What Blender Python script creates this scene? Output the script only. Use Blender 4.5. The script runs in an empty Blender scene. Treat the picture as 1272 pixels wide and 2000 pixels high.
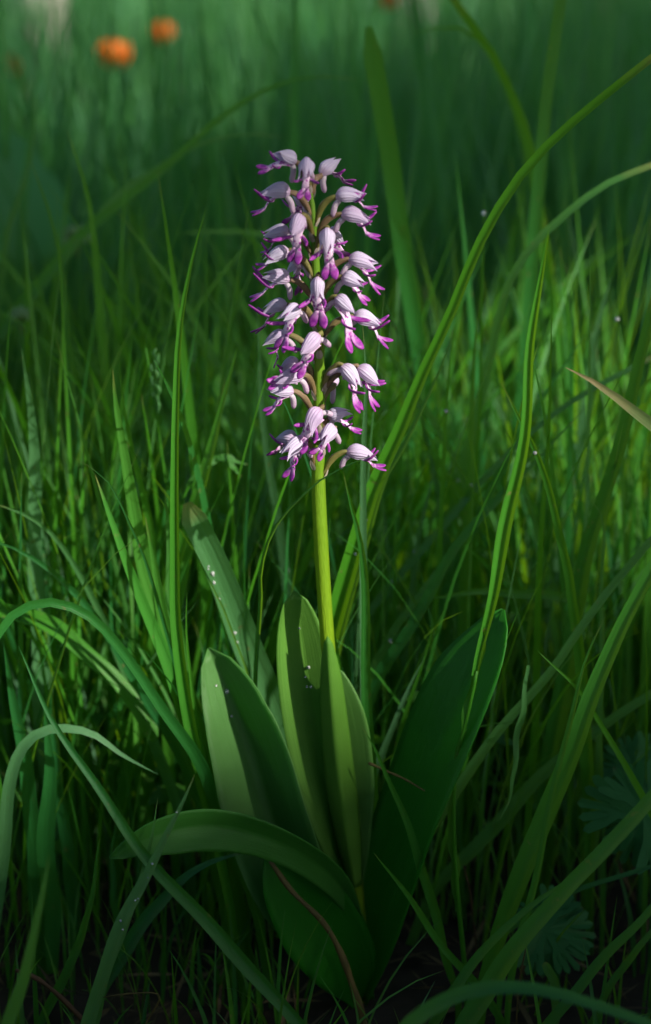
import bpy, math, random
import numpy as np
from mathutils import Vector, Matrix

random.seed(7)
RNG = np.random.default_rng(11)
R = math.radians
scene = bpy.context.scene
COL = scene.collection

# ------------------------------------------------------------------ camera
T = 0.3057                       # tangent of half the vertical field of view
PITCH = R(18.0)
CAM = Vector((-0.0169, -0.69, 0.4688))
cam = bpy.data.cameras.new('camera')
cam.sensor_fit = 'VERTICAL'; cam.sensor_height = 36.0; cam.sensor_width = 24.0
cam.lens = 18.0 / T
cam.clip_start = 0.02; cam.clip_end = 400.0
cam.dof.use_dof = True
cam.dof.focus_distance = 0.712
cam.dof.aperture_fstop = 5.8
cam.dof.aperture_blades = 0
camo = bpy.data.objects.new('camera', cam); COL.objects.link(camo)
camo.location = CAM
camo.rotation_euler = (math.pi / 2 - PITCH, 0, 0)
scene.camera = camo

# ------------------------------------------------------------------ sky, sun, exposure
SUN_EL = R(31.0); SUN_AZ = R(-38.0)      # azimuth measured from +X (the right) towards the camera side
SUN = Vector((math.cos(SUN_EL) * math.cos(SUN_AZ), math.cos(SUN_EL) * math.sin(SUN_AZ), math.sin(SUN_EL)))
world = bpy.data.worlds.new('World'); scene.world = world; world.use_nodes = True
wn = world.node_tree.nodes; wl = world.node_tree.links
bg = wn['Background']
sky = wn.new('ShaderNodeTexSky'); sky.sky_type = 'NISHITA'; sky.sun_disc = False
sky.sun_elevation = SUN_EL; sky.sun_rotation = math.atan2(SUN.x, SUN.y)
wl.new(sky.outputs[0], bg.inputs[0]); bg.inputs[1].default_value = 0.115
sl = bpy.data.lights.new('sun', 'SUN'); sl.energy = 5.0; sl.angle = R(0.53); sl.color = (1.0, 0.93, 0.82)
so = bpy.data.objects.new('sun', sl); COL.objects.link(so)
so.rotation_euler = SUN.to_track_quat('Z', 'Y').to_euler()
vs = scene.view_settings
vs.view_transform = 'Standard'; vs.look = 'None'; vs.gamma = 1.0; vs.use_curve_mapping = False
vs.exposure = 0.95
cy = scene.cycles
cy.use_denoising = True
cy.max_bounces = 7; cy.diffuse_bounces = 4; cy.glossy_bounces = 2; cy.transmission_bounces = 4
cy.transparent_max_bounces = 4
cy.sample_clamp_indirect = 4.0
cy.caustics_reflective = False; cy.caustics_refractive = False

# ------------------------------------------------------------------ pixel -> place
def P(px, py, Y):
    """the point of the plane y = Y seen at a pixel of the 1272 x 2000 photograph"""
    xn = (px - 636) / 1000 * T; yn = (1000 - py) / 1000 * T
    d = Vector((xn, yn * math.sin(PITCH) + math.cos(PITCH), yn * math.cos(PITCH) - math.sin(PITCH)))
    return CAM + d * ((Y - CAM.y) / d.y)

def mpp(p):
    """metres per photograph pixel at a point"""
    return ((p - CAM).dot(Vector((0, math.cos(PITCH), -math.sin(PITCH))))) * T / 1000

def G(px, Y):
    """ground point under a pixel column at depth Y"""
    a = P(px, 1000, Y); return Vector((a.x, Y, 0))

# ------------------------------------------------------------------ materials
def mat(name):
    m = bpy.data.materials.new(name); m.use_nodes = True
    nt = m.node_tree
    for n in list(nt.nodes): nt.nodes.remove(n)
    return m, nt

def nd(nt, typ, **kw):
    n = nt.nodes.new(typ)
    for k, v in kw.items():
        if k.startswith('i_'):
            n.inputs[k[2:].replace('_', ' ')].default_value = v
        else:
            setattr(n, k, v)
    return n

def ramp(nt, stops, fac):
    r = nt.nodes.new('ShaderNodeValToRGB')
    el = r.color_ramp.elements
    while len(el) < len(stops): el.new(0.5)
    for e, (p, c) in zip(el, stops):
        e.position = p; e.color = (*c, 1)
    nt.links.new(fac, r.inputs[0]); return r.outputs[0]

def mixc(nt, a, b, fac, typ='MIX'):
    m = nt.nodes.new('ShaderNodeMix'); m.data_type = 'RGBA'; m.blend_type = typ
    for s, v in ((6, a), (7, b)):
        if isinstance(v, tuple): m.inputs[s].default_value = (*v, 1)
        else: nt.links.new(v, m.inputs[s])
    if isinstance(fac, (int, float)): m.inputs[0].default_value = fac
    else: nt.links.new(fac, m.inputs[0])
    return m.outputs[2]

def math_(nt, op, a, b=0.0):
    m = nt.nodes.new('ShaderNodeMath'); m.operation = op
    for i, v in enumerate((a, b)):
        if isinstance(v, (int, float)): m.inputs[i].default_value = v
        else: nt.links.new(v, m.inputs[i])
    return m.outputs[0]

def leafy(name, cols, trans, tfac=0.42, rough=0.42, spec=0.45, veins=14.0, vein_amt=0.35, mott=60.0, tipcol=None, speck=0.0, wear=False):
    """plant tissue: reflecting and letting light through, parallel veins along the length"""
    m, nt = mat(name); L = nt.links.new
    at = nd(nt, 'ShaderNodeAttribute', attribute_name='rnd')
    uv = nd(nt, 'ShaderNodeUVMap')
    sp = nd(nt, 'ShaderNodeSeparateXYZ'); L(uv.outputs[0], sp.inputs[0])
    n = len(cols)
    base = ramp(nt, [(i / max(1, n - 1), c) for i, c in enumerate(cols)], at.outputs['Fac'])
    cb = nd(nt, 'ShaderNodeCombineXYZ')
    L(math_(nt, 'MULTIPLY', sp.outputs[0], veins * 2.6), cb.inputs[0]); L(math_(nt, 'MULTIPLY', sp.outputs[1], 1.6), cb.inputs[1]); L(math_(nt, 'MULTIPLY', at.outputs['Fac'], 37.0), cb.inputs[2])
    vn = nd(nt, 'ShaderNodeTexNoise'); vn.inputs['Scale'].default_value = 1.0; vn.inputs['Detail'].default_value = 3; L(cb.outputs[0], vn.inputs['Vector'])
    mv = nd(nt, 'ShaderNodeMapRange'); mv.inputs[1].default_value = 0.3; mv.inputs[2].default_value = 0.7; L(vn.outputs[0], mv.inputs[0])
    w01 = mv.outputs[0]; w = math_(nt, 'MULTIPLY', w01, 1.6)
    tc = nd(nt, 'ShaderNodeTexCoord')
    no = nd(nt, 'ShaderNodeTexNoise'); no.inputs['Scale'].default_value = mott; no.inputs['Detail'].default_value = 3
    L(tc.outputs['Object'], no.inputs['Vector'])
    c1 = mixc(nt, base, (0.55, 0.62, 0.5), math_(nt, 'MULTIPLY', w01, vein_amt), 'MULTIPLY')
    c1 = mixc(nt, c1, (0.6, 0.65, 0.55), math_(nt, 'MULTIPLY', no.outputs[0], 0.45), 'MULTIPLY')
    if tipcol:
        f = math_(nt, 'SMOOTH_MIN', 1.0, 0.0)
        mr = nd(nt, 'ShaderNodeMapRange'); mr.inputs[1].default_value = tipcol[1]; mr.inputs[2].default_value = tipcol[2]
        L(math_(nt, 'ADD', sp.outputs[1], math_(nt, 'MULTIPLY', no.outputs[0], 0.12)), mr.inputs[0])
        c1 = mixc(nt, c1, tipcol[0], mr.outputs[0])
    if wear:
        sel = math_(nt, 'GREATER_THAN', math_(nt, 'FRACT', math_(nt, 'MULTIPLY', at.outputs['Fac'], 17.3)), 0.55)
        mt = nd(nt, 'ShaderNodeMapRange'); mt.inputs[1].default_value = 0.985; mt.inputs[2].default_value = 1.05
        L(math_(nt, 'ADD', sp.outputs[1], math_(nt, 'MULTIPLY', no.outputs[0], 0.06)), mt.inputs[0])
        c1 = mixc(nt, c1, (0.26, 0.20, 0.07), math_(nt, 'MULTIPLY', mt.outputs[0], sel))
        n3 = nd(nt, 'ShaderNodeTexNoise'); n3.inputs['Scale'].default_value = 240; L(tc.outputs['Object'], n3.inputs['Vector'])
        ms = nd(nt, 'ShaderNodeMapRange'); ms.inputs[1].default_value = 0.68; ms.inputs[2].default_value = 0.74; L(n3.outputs[0], ms.inputs[0])
        c1 = mixc(nt, c1, (0.16, 0.13, 0.05), math_(nt, 'MULTIPLY', ms.outputs[0], 0.7))
    tr = mixc(nt, c1, trans, 0.75)
    pb = nd(nt, 'ShaderNodeBsdfPrincipled')
    L(c1, pb.inputs['Base Color'])
    pb.inputs['Roughness'].default_value = rough
    pb.inputs['Specular IOR Level'].default_value = spec
    bp = nd(nt, 'ShaderNodeBump'); bp.inputs['Strength'].default_value = 0.35; bp.inputs['Distance'].default_value = 0.0004
    h = math_(nt, 'ADD', w, math_(nt, 'MULTIPLY', no.outputs[0], 1.2))
    if speck > 0:
        vo = nd(nt, 'ShaderNodeTexVoronoi'); vo.inputs['Scale'].default_value = 1100.0
        L(tc.outputs['Object'], vo.inputs['Vector'])
        h = math_(nt, 'ADD', h, math_(nt, 'MULTIPLY', vo.outputs['Distance'], speck))
    L(h, bp.inputs['Height']); L(bp.outputs[0], pb.inputs['Normal'])
    tl = nd(nt, 'ShaderNodeBsdfTranslucent'); L(tr, tl.inputs[0])
    mx = nd(nt, 'ShaderNodeMixShader'); mx.inputs[0].default_value = tfac
    L(pb.outputs[0], mx.inputs[1]); L(tl.outputs[0], mx.inputs[2])
    o = nd(nt, 'ShaderNodeOutputMaterial'); L(mx.outputs[0], o.inputs[0])
    return m

G1, G2, G3, G4 = (0.014, 0.110, 0.040), (0.024, 0.165, 0.036), (0.058, 0.240, 0.012), (0.080, 0.210, 0.100)
M = {}
M['grass'] = leafy('grass_tissue', [G1, G2, G3, G4], (0.27, 0.56, 0.005), 0.44, 0.42, 0.26, 5.0, 0.50, 90.0, speck=0.6, wear=True)
M['far_grass'] = leafy('meadow_grass_tissue', [(0.018, 0.085, 0.040), (0.036, 0.165, 0.065), (0.070, 0.24, 0.060), (0.105, 0.26, 0.15)], (0.12, 0.45, 0.02), 0.36, 0.5, 0.18, 3.0, 0.2, 20.0)
M['dry_tip'] = leafy('browning_grass_tissue', [(0.17, 0.27, 0.09), (0.20, 0.29, 0.10)], (0.20, 0.40, 0.04), 0.4, 0.5, 0.3, 5.0, 0.4, 90.0, tipcol=((0.42, 0.24, 0.15), 0.93, 1.10))
M['straw'] = leafy('dry_straw', [(0.10, 0.085, 0.02), (0.12, 0.085, 0.03), (0.09, 0.05, 0.025)], (0.25, 0.18, 0.06), 0.2, 0.6, 0.3, 4.0, 0.4, 120.0)
M['litter'] = leafy('dark_litter', [(0.09, 0.065, 0.03), (0.17, 0.125, 0.06), (0.05, 0.035, 0.02)], (0.12, 0.08, 0.03), 0.1, 0.8, 0.2, 4.0, 0.4, 120.0)
M['orchid_leaf'] = leafy('orchid_leaf_tissue', [(0.018, 0.180, 0.010), (0.048, 0.200, 0.030), (0.105, 0.255, 0.070), (0.12, 0.30, 0.015)], (0.15, 0.52, 0.008), 0.44, 0.40, 0.30, 26.0, 0.38, 130.0, speck=0.6)
M['stem'] = leafy('orchid_stem_tissue', [(0.13, 0.28, 0.02), (0.19, 0.33, 0.012)], (0.36, 0.52, 0.01), 0.30, 0.38, 0.40, 7.0, 0.55, 120.0)
M['ovary'] = leafy('ovary_tissue', [(0.15, 0.12, 0.035), (0.23, 0.14, 0.09), (0.20, 0.19, 0.05)], (0.30, 0.26, 0.06), 0.25, 0.45, 0.4, 5.0, 0.55, 300.0)
M['spur'] = leafy('spur_tissue', [(0.66, 0.58, 0.68), (0.52, 0.32, 0.50)], (0.7, 0.5, 0.68), 0.35, 0.45, 0.35, 3.0, 0.12, 200.0)
M['bract'] = leafy('bract_tissue', [(0.45, 0.36, 0.36), (0.52, 0.44, 0.36)], (0.5, 0.45, 0.35), 0.4, 0.5, 0.3, 3.0, 0.3, 300.0)
M['cut_leaf'] = leafy('divided_leaf_tissue', [(0.024, 0.15, 0.032), (0.040, 0.19, 0.045)], (0.10, 0.36, 0.04), 0.4, 0.55, 0.3, 3.0, 0.2, 150.0, tipcol=((0.10, 0.05, 0.04), 0.99, 1.09))
M['broad_leaf'] = leafy('broad_leaf_tissue', [(0.055, 0.22, 0.075), (0.07, 0.25, 0.09)], (0.16, 0.5, 0.12), 0.4, 0.5, 0.3, 6.0, 0.2, 60.0)
M['cover'] = leafy('ground_cover_tissue', [(0.03, 0.13, 0.02), (0.06, 0.20, 0.02), (0.08, 0.22, 0.03)], (0.20, 0.55, 0.02), 0.45, 0.45, 0.4, 4.0, 0.2, 60.0)
M['tree_leaf'] = leafy('tree_leaf_tissue', [(0.035, 0.09, 0.018), (0.05, 0.12, 0.02)], (0.10, 0.28, 0.02), 0.3, 0.5, 0.3, 3.0, 0.2, 10.0)
M['orange'] = leafy('orange_petal', [(0.55, 0.11, 0.004), (0.65, 0.17, 0.006)], (0.9, 0.30, 0.01), 0.35, 0.5, 0.3, 3.0, 0.1, 60.0)
M['pale_head'] = leafy('pale_floret', [(0.20, 0.36, 0.15), (0.26, 0.42, 0.20)], (0.3, 0.5, 0.18), 0.35, 0.6, 0.2, 3.0, 0.1, 60.0)

def petal_mat():
    m, nt = mat('sepal_tissue'); L = nt.links.new
    uv = nd(nt, 'ShaderNodeUVMap'); sp = nd(nt, 'ShaderNodeSeparateXYZ'); L(uv.outputs[0], sp.inputs[0])
    at = nd(nt, 'ShaderNodeAttribute', attribute_name='rnd')
    tc = nd(nt, 'ShaderNodeTexCoord')
    no = nd(nt, 'ShaderNodeTexNoise'); no.inputs['Scale'].default_value = 420; no.inputs['Detail'].default_value = 4
    L(tc.outputs['Object'], no.inputs['Vector'])
    u = math_(nt, 'ADD', sp.outputs[0], math_(nt, 'MULTIPLY', no.outputs[0], 0.05))
    w = math_(nt, 'SINE', math_(nt, 'MULTIPLY', u, 5 * 2 * math.pi))
    v = math_(nt, 'POWER', math_(nt, 'MAXIMUM', w, 0.0), 3.0)
    basec = ramp(nt, [(0, (0.53, 0.51, 0.63)), (0.5, (0.47, 0.425, 0.56)), (1, (0.41, 0.33, 0.48))], at.outputs['Fac'])
    c = mixc(nt, basec, (0.44, 0.24, 0.50), math_(nt, 'MULTIPLY', v, 0.26))
    mr = nd(nt, 'ShaderNodeMapRange'); mr.inputs[1].default_value = 0.30; mr.inputs[2].default_value = 0.0
    L(sp.outputs[1], mr.inputs[0])
    c = mixc(nt, c, (0.55, 0.32, 0.48), math_(nt, 'MULTIPLY', mr.outputs[0], 0.55))
    no2 = nd(nt, 'ShaderNodeTexNoise'); no2.inputs['Scale'].default_value = 160; L(tc.outputs['Object'], no2.inputs['Vector'])
    c = mixc(nt, c, (0.62, 0.45, 0.66), math_(nt, 'MULTIPLY', no2.outputs[0], 0.35))
    geo = nd(nt, 'ShaderNodeNewGeometry')
    pb = nd(nt, 'ShaderNodeBsdfPrincipled'); L(c, pb.inputs['Base Color'])
    pb.inputs['Roughness'].default_value = 0.55; pb.inputs['Specular IOR Level'].default_value = 0.3
    bp = nd(nt, 'ShaderNodeBump'); bp.inputs['Strength'].default_value = 0.4; bp.inputs['Distance'].default_value = 0.0003
    L(math_(nt, 'ADD', w, no.outputs[0]), bp.inputs['Height']); L(bp.outputs[0], pb.inputs['Normal'])
    tl = nd(nt, 'ShaderNodeBsdfTranslucent'); L(mixc(nt, c, (0.72, 0.42, 0.74), 0.5), tl.inputs[0])
    mx = nd(nt, 'ShaderNodeMixShader'); mx.inputs[0].default_value = 0.32
    L(pb.outputs[0], mx.inputs[1]); L(tl.outputs[0], mx.inputs[2])
    o = nd(nt, 'ShaderNodeOutputMaterial'); L(mx.outputs[0], o.inputs[0])
    return m
M['sepal'] = petal_mat()

def lip_mat():
    m, nt = mat('lip_tissue'); L = nt.links.new
    at = nd(nt, 'ShaderNodeAttribute', attribute_name='pig')
    tc = nd(nt, 'ShaderNodeTexCoord')
    vo = nd(nt, 'ShaderNodeTexVoronoi'); vo.inputs['Scale'].default_value = 560
    L(tc.outputs['Object'], vo.inputs['Vector'])
    no = nd(nt, 'ShaderNodeTexNoise'); no.inputs['Scale'].default_value = 500; L(tc.outputs['Object'], no.inputs['Vector'])
    dots = nd(nt, 'ShaderNodeMapRange'); dots.inputs[1].default_value = 0.42; dots.inputs[2].default_value = 0.30
    L(vo.outputs['Distance'], dots.inputs[0])
    pale = mixc(nt, (0.78, 0.60, 0.76), (0.34, 0.03, 0.32), math_(nt, 'MULTIPLY', dots.outputs[0], 0.9))
    deep = ramp(nt, [(0.3, (0.16, 0.010, 0.20)), (0.7, (0.36, 0.055, 0.35))], no.outputs[0])
    c = mixc(nt, pale, deep, at.outputs['Fac'])
    pb = nd(nt, 'ShaderNodeBsdfPrincipled'); L(c, pb.inputs['Base Color'])
    pb.inputs['Roughness'].default_value = 0.5; pb.inputs['Specular IOR Level'].default_value = 0.35
    tl = nd(nt, 'ShaderNodeBsdfTranslucent'); L(c, tl.inputs[0])
    mx = nd(nt, 'ShaderNodeMixShader'); mx.inputs[0].default_value = 0.25
    L(pb.outputs[0], mx.inputs[1]); L(tl.outputs[0], mx.inputs[2])
    o = nd(nt, 'ShaderNodeOutputMaterial'); L(mx.outputs[0], o.inputs[0])
    return m
M['lip'] = lip_mat()

def simple(name, cols, scale, rough=0.9, bump=0.3, dist=0.003):
    m, nt = mat(name); L = nt.links.new
    tc = nd(nt, 'ShaderNodeTexCoord')
    no = nd(nt, 'ShaderNodeTexNoise'); no.inputs['Scale'].default_value = scale; no.inputs['Detail'].default_value = 8
    L(tc.outputs['Object'], no.inputs['Vector'])
    c = ramp(nt, [(0.3 + 0.4 * i / (len(cols) - 1), k) for i, k in enumerate(cols)], no.outputs[0])
    pb = nd(nt, 'ShaderNodeBsdfPrincipled'); L(c, pb.inputs['Base Color']); pb.inputs['Roughness'].default_value = rough; pb.inputs['Specular IOR Level'].default_value = 0.15
    bp = nd(nt, 'ShaderNodeBump'); bp.inputs['Strength'].default_value = bump; bp.inputs['Distance'].default_value = dist
    L(no.outputs[0], bp.inputs['Height']); L(bp.outputs[0], pb.inputs['Normal'])
    o = nd(nt, 'ShaderNodeOutputMaterial'); L(pb.outputs[0], o.inputs[0])
    return m
M['soil'] = simple('soil', [(0.010, 0.008, 0.006), (0.030, 0.024, 0.016), (0.035, 0.028, 0.02)], 45.0, bump=0.8, dist=0.004)
M['bark'] = simple('dark_bark', [(0.04, 0.032, 0.025), (0.12, 0.10, 0.08)], 18.0, bump=0.8, dist=0.02)
M['pale_bark'] = simple('pale_birch_bark', [(0.10, 0.09, 0.08), (0.50, 0.48, 0.42), (0.60, 0.58, 0.52)], 5.0, bump=0.4, dist=0.01)

def drop_mat():
    m, nt = mat('dew_water'); L = nt.links.new
    pb = nd(nt, 'ShaderNodeBsdfPrincipled')
    pb.inputs['Base Color'].default_value = (0.92, 0.97, 0.92, 1); pb.inputs['Roughness'].default_value = 0.2
    pb.inputs['Coat Weight'].default_value = 1.0; pb.inputs['Coat Roughness'].default_value = 0.22; pb.inputs['Coat IOR'].default_value = 1.6
    pb.inputs['IOR'].default_value = 1.33; pb.inputs['Transmission Weight'].default_value = 0.7
    pb.inputs['Specular IOR Level'].default_value = 1.0
    o = nd(nt, 'ShaderNodeOutputMaterial'); L(pb.outputs[0], o.inputs[0]); return m
M['dew'] = drop_mat()

# ------------------------------------------------------------------ mesh helpers
def mk(name, V, F, uv, m, parent=None, loc=None, rnd=0.5, pig=None, smooth=True):
    V = np.asarray(V, dtype=np.float64)
    if loc is not None: V = V - np.array(loc)
    me = bpy.data.meshes.new(name)
    me.from_pydata(V.tolist() if len(V) < 20000 else V, [], F)
    if uv is not None:
        ul = me.uv_layers.new(name='UVMap')
        idx = np.empty(len(me.loops), dtype=np.int32); me.loops.foreach_get('vertex_index', idx)
        ul.data.foreach_set('uv', np.asarray(uv, dtype=np.float32)[idx].ravel())
    a = me.attributes.new('rnd', 'FLOAT', 'POINT')
    a.data.foreach_set('value', np.broadcast_to(np.asarray(rnd, dtype=np.float32), (len(V),)).copy())
    if pig is not None:
        a = me.attributes.new('pig', 'FLOAT', 'POINT'); a.data.foreach_set('value', np.asarray(pig, dtype=np.float32))
    if smooth: me.polygons.foreach_set('use_smooth', np.ones(len(me.polygons), dtype=bool))
    me.materials.append(M[m] if isinstance(m, str) else m)
    o = bpy.data.objects.new(name, me); COL.objects.link(o)
    if parent is not None: o.parent = parent
    elif loc is not None: o.location = loc
    return o

def thing(name, label, cat, loc, group=None):
    o = bpy.data.objects.new(name, None); COL.objects.link(o); o.location = loc
    o.empty_display_size = 0.02
    return tag(o, label, cat, group)

def tag(o, label, cat, group=None, kind=None):
    o['label'] = label; o['category'] = cat
    if group: o['group'] = group
    if kind: o['kind'] = kind
    return o

def struct(o): o['kind'] = 'structure'; return o

def copy_tree(o, parent=None):
    c = o.copy(); COL.objects.link(c); c.parent = parent
    for ch in list(o.children): copy_tree(ch, c)
    return c

def spline(pts, n):
    """Catmull-Rom through points, evenly spaced resample; pts k x d"""
    p = np.asarray(pts, dtype=float)
    if len(p) == 2:
        t = np.linspace(0, 1, n)[:, None]; return p[0] * (1 - t) + p[1] * t
    q = np.vstack([2 * p[0] - p[1], p, 2 * p[-1] - p[-2]])
    out = []
    for i in range(len(p) - 1):
        a, b, c, d = q[i:i + 4]
        t = np.linspace(0, 1, 16, endpoint=False)[:, None]
        out.append(0.5 * ((2 * b) + (-a + c) * t + (2 * a - 5 * b + 4 * c - d) * t ** 2 + (-a + 3 * b - 3 * c + d) * t ** 3))
    out.append(p[-1:]); c = np.vstack(out)
    s = np.r_[0, np.cumsum(np.linalg.norm(np.diff(c[:, :3], axis=0), axis=1))]
    u = np.linspace(0, s[-1], n)
    return np.stack([np.interp(u, s, c[:, k]) for k in range(c.shape[1])], 1)

def unit(a):
    return a / np.maximum(np.linalg.norm(a, axis=-1, keepdims=True), 1e-12)

def tangents(c): return unit(np.gradient(c, axis=0))

def grid_faces(nu, nv, off=0):
    return [(off + i * nv + j, off + i * nv + j + 1, off + (i + 1) * nv + j + 1, off + (i + 1) * nv + j) for i in range(nu - 1) for j in range(nv - 1)]

def ribbon(c, hw, n0, fold, roll, nv=5, cup=0.0, hwl=None, thick=0.0):
    """ribbon along centreline c (n x 3): hw half widths, n0 face normals, fold = V angle, roll about the tangent"""
    n = len(c); t = tangents(c)
    nn = unit(n0 - (n0 * t).sum(1, keepdims=True) * t)
    w = np.cross(t, nn)
    roll = np.broadcast_to(roll, (n,))[:, None]; fold = np.broadcast_to(fold, (n,))
    W = w * np.cos(roll) + nn * np.sin(roll); N = nn * np.cos(roll) - w * np.sin(roll)
    s = np.linspace(-1, 1, nv)
    hwl = hw if hwl is None else hwl
    V = np.empty((n, nv, 3)); UV = np.empty((n, nv, 2))
    for j, sj in enumerate(s):
        h = (hw if sj > 0 else hwl)[:, None]
        V[:, j] = c + W * (sj * h * np.cos(fold)[:, None]) + N * (h * (abs(sj) * np.sin(fold)[:, None] + cup * sj * sj))
        UV[:, j, 0] = 0.5 + 0.5 * sj; UV[:, j, 1] = np.linspace(0, 1, n)
    return V.reshape(-1, 3), grid_faces(n, nv), UV.reshape(-1, 2), N

def tube(c, ra, rb=None, n0=None, k=8):
    """closed flattened tube: ra half width across, rb half thickness along n0"""
    c = np.asarray(c, float); n = len(c); t = tangents(c)
    if n0 is None: n0 = np.array([0.0, -1.0, 0.15])
    n0 = np.broadcast_to(n0, c.shape)
    nn = unit(n0 - (n0 * t).sum(1, keepdims=True) * t); w = np.cross(t, nn)
    ra = np.broadcast_to(ra, (n,)); rb = ra if rb is None else np.broadcast_to(rb, (n,))
    a = np.linspace(0, 2 * np.pi, k, endpoint=False)
    V = c[:, None] + w[:, None] * (np.cos(a)[None, :, None] * ra[:, None, None]) + nn[:, None] * (np.sin(a)[None, :, None] * rb[:, None, None])
    F = [(i * k + j, i * k + (j + 1) % k, (i + 1) * k + (j + 1) % k, (i + 1) * k + j) for i in range(n - 1) for j in range(k)]
    F += [tuple(range(k))[::-1], tuple((n - 1) * k + j for j in range(k))]
    UV = np.stack(np.broadcast_arrays(np.abs(np.linspace(-1, 1, k))[None, :], np.linspace(0, 1, n)[:, None]), -1)
    return V.reshape(-1, 3), F, UV.reshape(-1, 2)

class Acc:
    def __init__(s): s.V = []; s.F = []; s.U = []; s.A = []; s.n = 0
    def add(s, V, F, U, a=0.5):
        s.V.append(V); s.F += [tuple(i + s.n for i in f) for f in F]; s.U.append(U)
        s.A.append(np.broadcast_to(np.asarray(a, float), (len(V),))); s.n += len(V)
    def get(s): return np.vstack(s.V), s.F, np.vstack(s.U), np.concatenate(s.A)

CAMV = np.array(CAM)

# ================================================================== the setting
def make_ground():
    n = 90
    g = np.sign(np.linspace(-1, 1, n)) * np.abs(np.linspace(-1, 1, n)) ** 4 * 150
    X, Y = np.meshgrid(g, g, indexing='ij')
    d = np.hypot(X, Y)
    Z = np.where(d < 3, 0.006 * np.sin(X * 23 + 1.3) * np.cos(Y * 19) - 0.006, -0.01) + 0.0
    o = mk('ground', np.stack([X, Y, Z], -1).reshape(-1, 3), grid_faces(n, n), None, 'soil')
    return struct(o)
make_ground()

# ------------------------------------------------------------------ trees (the ones to the right shade the glade)
def qproj(p):
    """where the sun's ray through p meets the ground, along / across the sun's azimuth"""
    p = np.asarray(p); k = p[..., 2] / SUN.z
    gx = p[..., 0] - SUN.x * k; gy = p[..., 1] - SUN.y * k
    ca, sa = math.cos(SUN_AZ), math.sin(SUN_AZ)
    return gx * ca + gy * sa, -gx * sa + gy * ca

GAPS = [(-0.445, 0.15, 0.285, 0.37), (-1.88, 1.18, 0.36, 0.36), (-3.3, 3.0, 0.85, 0.6), (-4.4, 4.4, 0.9, 0.7), (-3.8, 5.2, 0.6, 0.5), (-2.6, 2.2, .3, .3)]  # holes cut in the tree crowns to throw sun on chosen spots

def crown_mesh(center, rad, n, leaf, rng, world_off=None):
    clumps = rng.normal(size=(90, 3)); clumps = unit(clumps) * rng.uniform(0.25, 1.0, (90, 1)) ** 0.6
    k = rng.integers(0, 90, n)
    p = clumps[k] * np.array(rad) * 0.86 + rng.normal(size=(n, 3)) * np.array(rad) * 0.16 + np.array(center)
    if world_off is not None:
        qa, qb = qproj(p + np.array(world_off))
        keep = np.ones(n, bool)
        for (a, b, ra, rb) in GAPS:
            keep &= ((qa - a) / ra) ** 2 + ((qb - b) / rb) ** 2 > 1
        p = p[keep]; n = len(p)
    a = unit(rng.normal(size=(n, 3))); b = unit(np.cross(a, rng.normal(size=(n, 3))))
    s = leaf * rng.uniform(0.7, 1.3, (n, 1))
    V = np.stack([p - a * s * .6, p + b * s * .36, p + a * s * .6, p - b * s * .36], 1).reshape(-1, 3)
    F = np.arange(4 * n).reshape(-1, 4)
    U = np.tile(np.array([[.5, 0], [1, .5], [.5, 1], [0, .5]]), (n, 1))
    return V, F.tolist(), U, np.repeat(rng.uniform(0, 1, n), 4)

def make_tree(loc, height, rad, n, label, group, bark, seed, gaps=False, trunk_r=0.13):
    rng = np.random.default_rng(seed)
    t = thing('tree', label, 'tree', loc, group)
    ch = height - rad[2] * 0.8
    a = Acc()
    zz = np.linspace(-0.05, ch + rad[2] * 0.5, 9)
    c = np.stack([0.05 * np.sin(zz * .9 + seed), 0.05 * np.cos(zz * .7 + seed) - 0.05, zz], 1)
    r = trunk_r * np.linspace(1.15, 0.25, 9); r[0] *= 1.35
    a.add(*tube(c, r, k=10, n0=np.array([1., 0, 0])))
    for i in range(9):
        z0 = ch - rad[2] * rng.uniform(0.1, 0.75); az = rng.uniform(0, 6.28); l = rad[0] * rng.uniform(0.6, 0.95)
        d = np.array([math.cos(az), math.sin(az), 0.55])
        pts = np.array([[0, 0, z0], d * l * .45 + [0, 0, z0], d * l + [0, 0, z0 + .1 * l]])
        if gaps:
            qa, qb = qproj(spline(pts, 12) + np.array(loc))
            if any(((((qa - g[0]) / (g[2] + .2)) ** 2 + ((qb - g[1]) / (g[3] + .2)) ** 2) < 1).any() for g in GAPS): continue
        a.add(*tube(spline(pts, 6), trunk_r * np.linspace(.42, .08, 6), k=6, n0=np.array([.3, .2, 1.])))
    V, F, U, A = a.get()
    mk('trunk', V, F, U, bark, t)
    V, F, U, A = crown_mesh((0, 0, ch), rad, int(n * 1.7), 0.105, rng, loc if gaps else None)
    mk('crown', V, F, U, 'tree_leaf', t, rnd=A)
    return t

def sun_spot(qa, qb, dist):
    """a place on the ground for a tree whose crown, dist metres up-sun, shades the ground point (qa, qb)"""
    ca, sa = math.cos(SUN_AZ), math.sin(SUN_AZ)
    g = Vector((qa * ca - qb * sa, qa * sa + qb * ca, 0)) + SUN * dist
    return g
TREE_LABELS = ['leafy tree shading the orchid, crown broken by a gap of sun', 'broad leafy tree beside the glade, casting shade on the meadow',
               'leafy tree further back along the glade edge', 'leafy tree at the far end of the shaded glade edge']
for i, (qa, qb, dist, rad, nl) in enumerate([(-0.6, 0.2, 8.0, (2.5, 2.5, 2.0), 17000), (-1.6, 4.6, 8.5, (3.0, 3.0, 2.4), 20000), (-1.6, 9.2, 9.0, (3.2, 3.2, 2.6), 20000), (-4.6, 1.6, 9.5, (2.6, 2.6, 2.2), 14000)]):
    g = sun_spot(qa, qb, dist)
    make_tree((g.x, g.y, 0), g.z + rad[2] * 0.8, rad, nl, TREE_LABELS[i], 'trees shading the glade', 'bark', 31 + i, True, 0.16)
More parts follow.
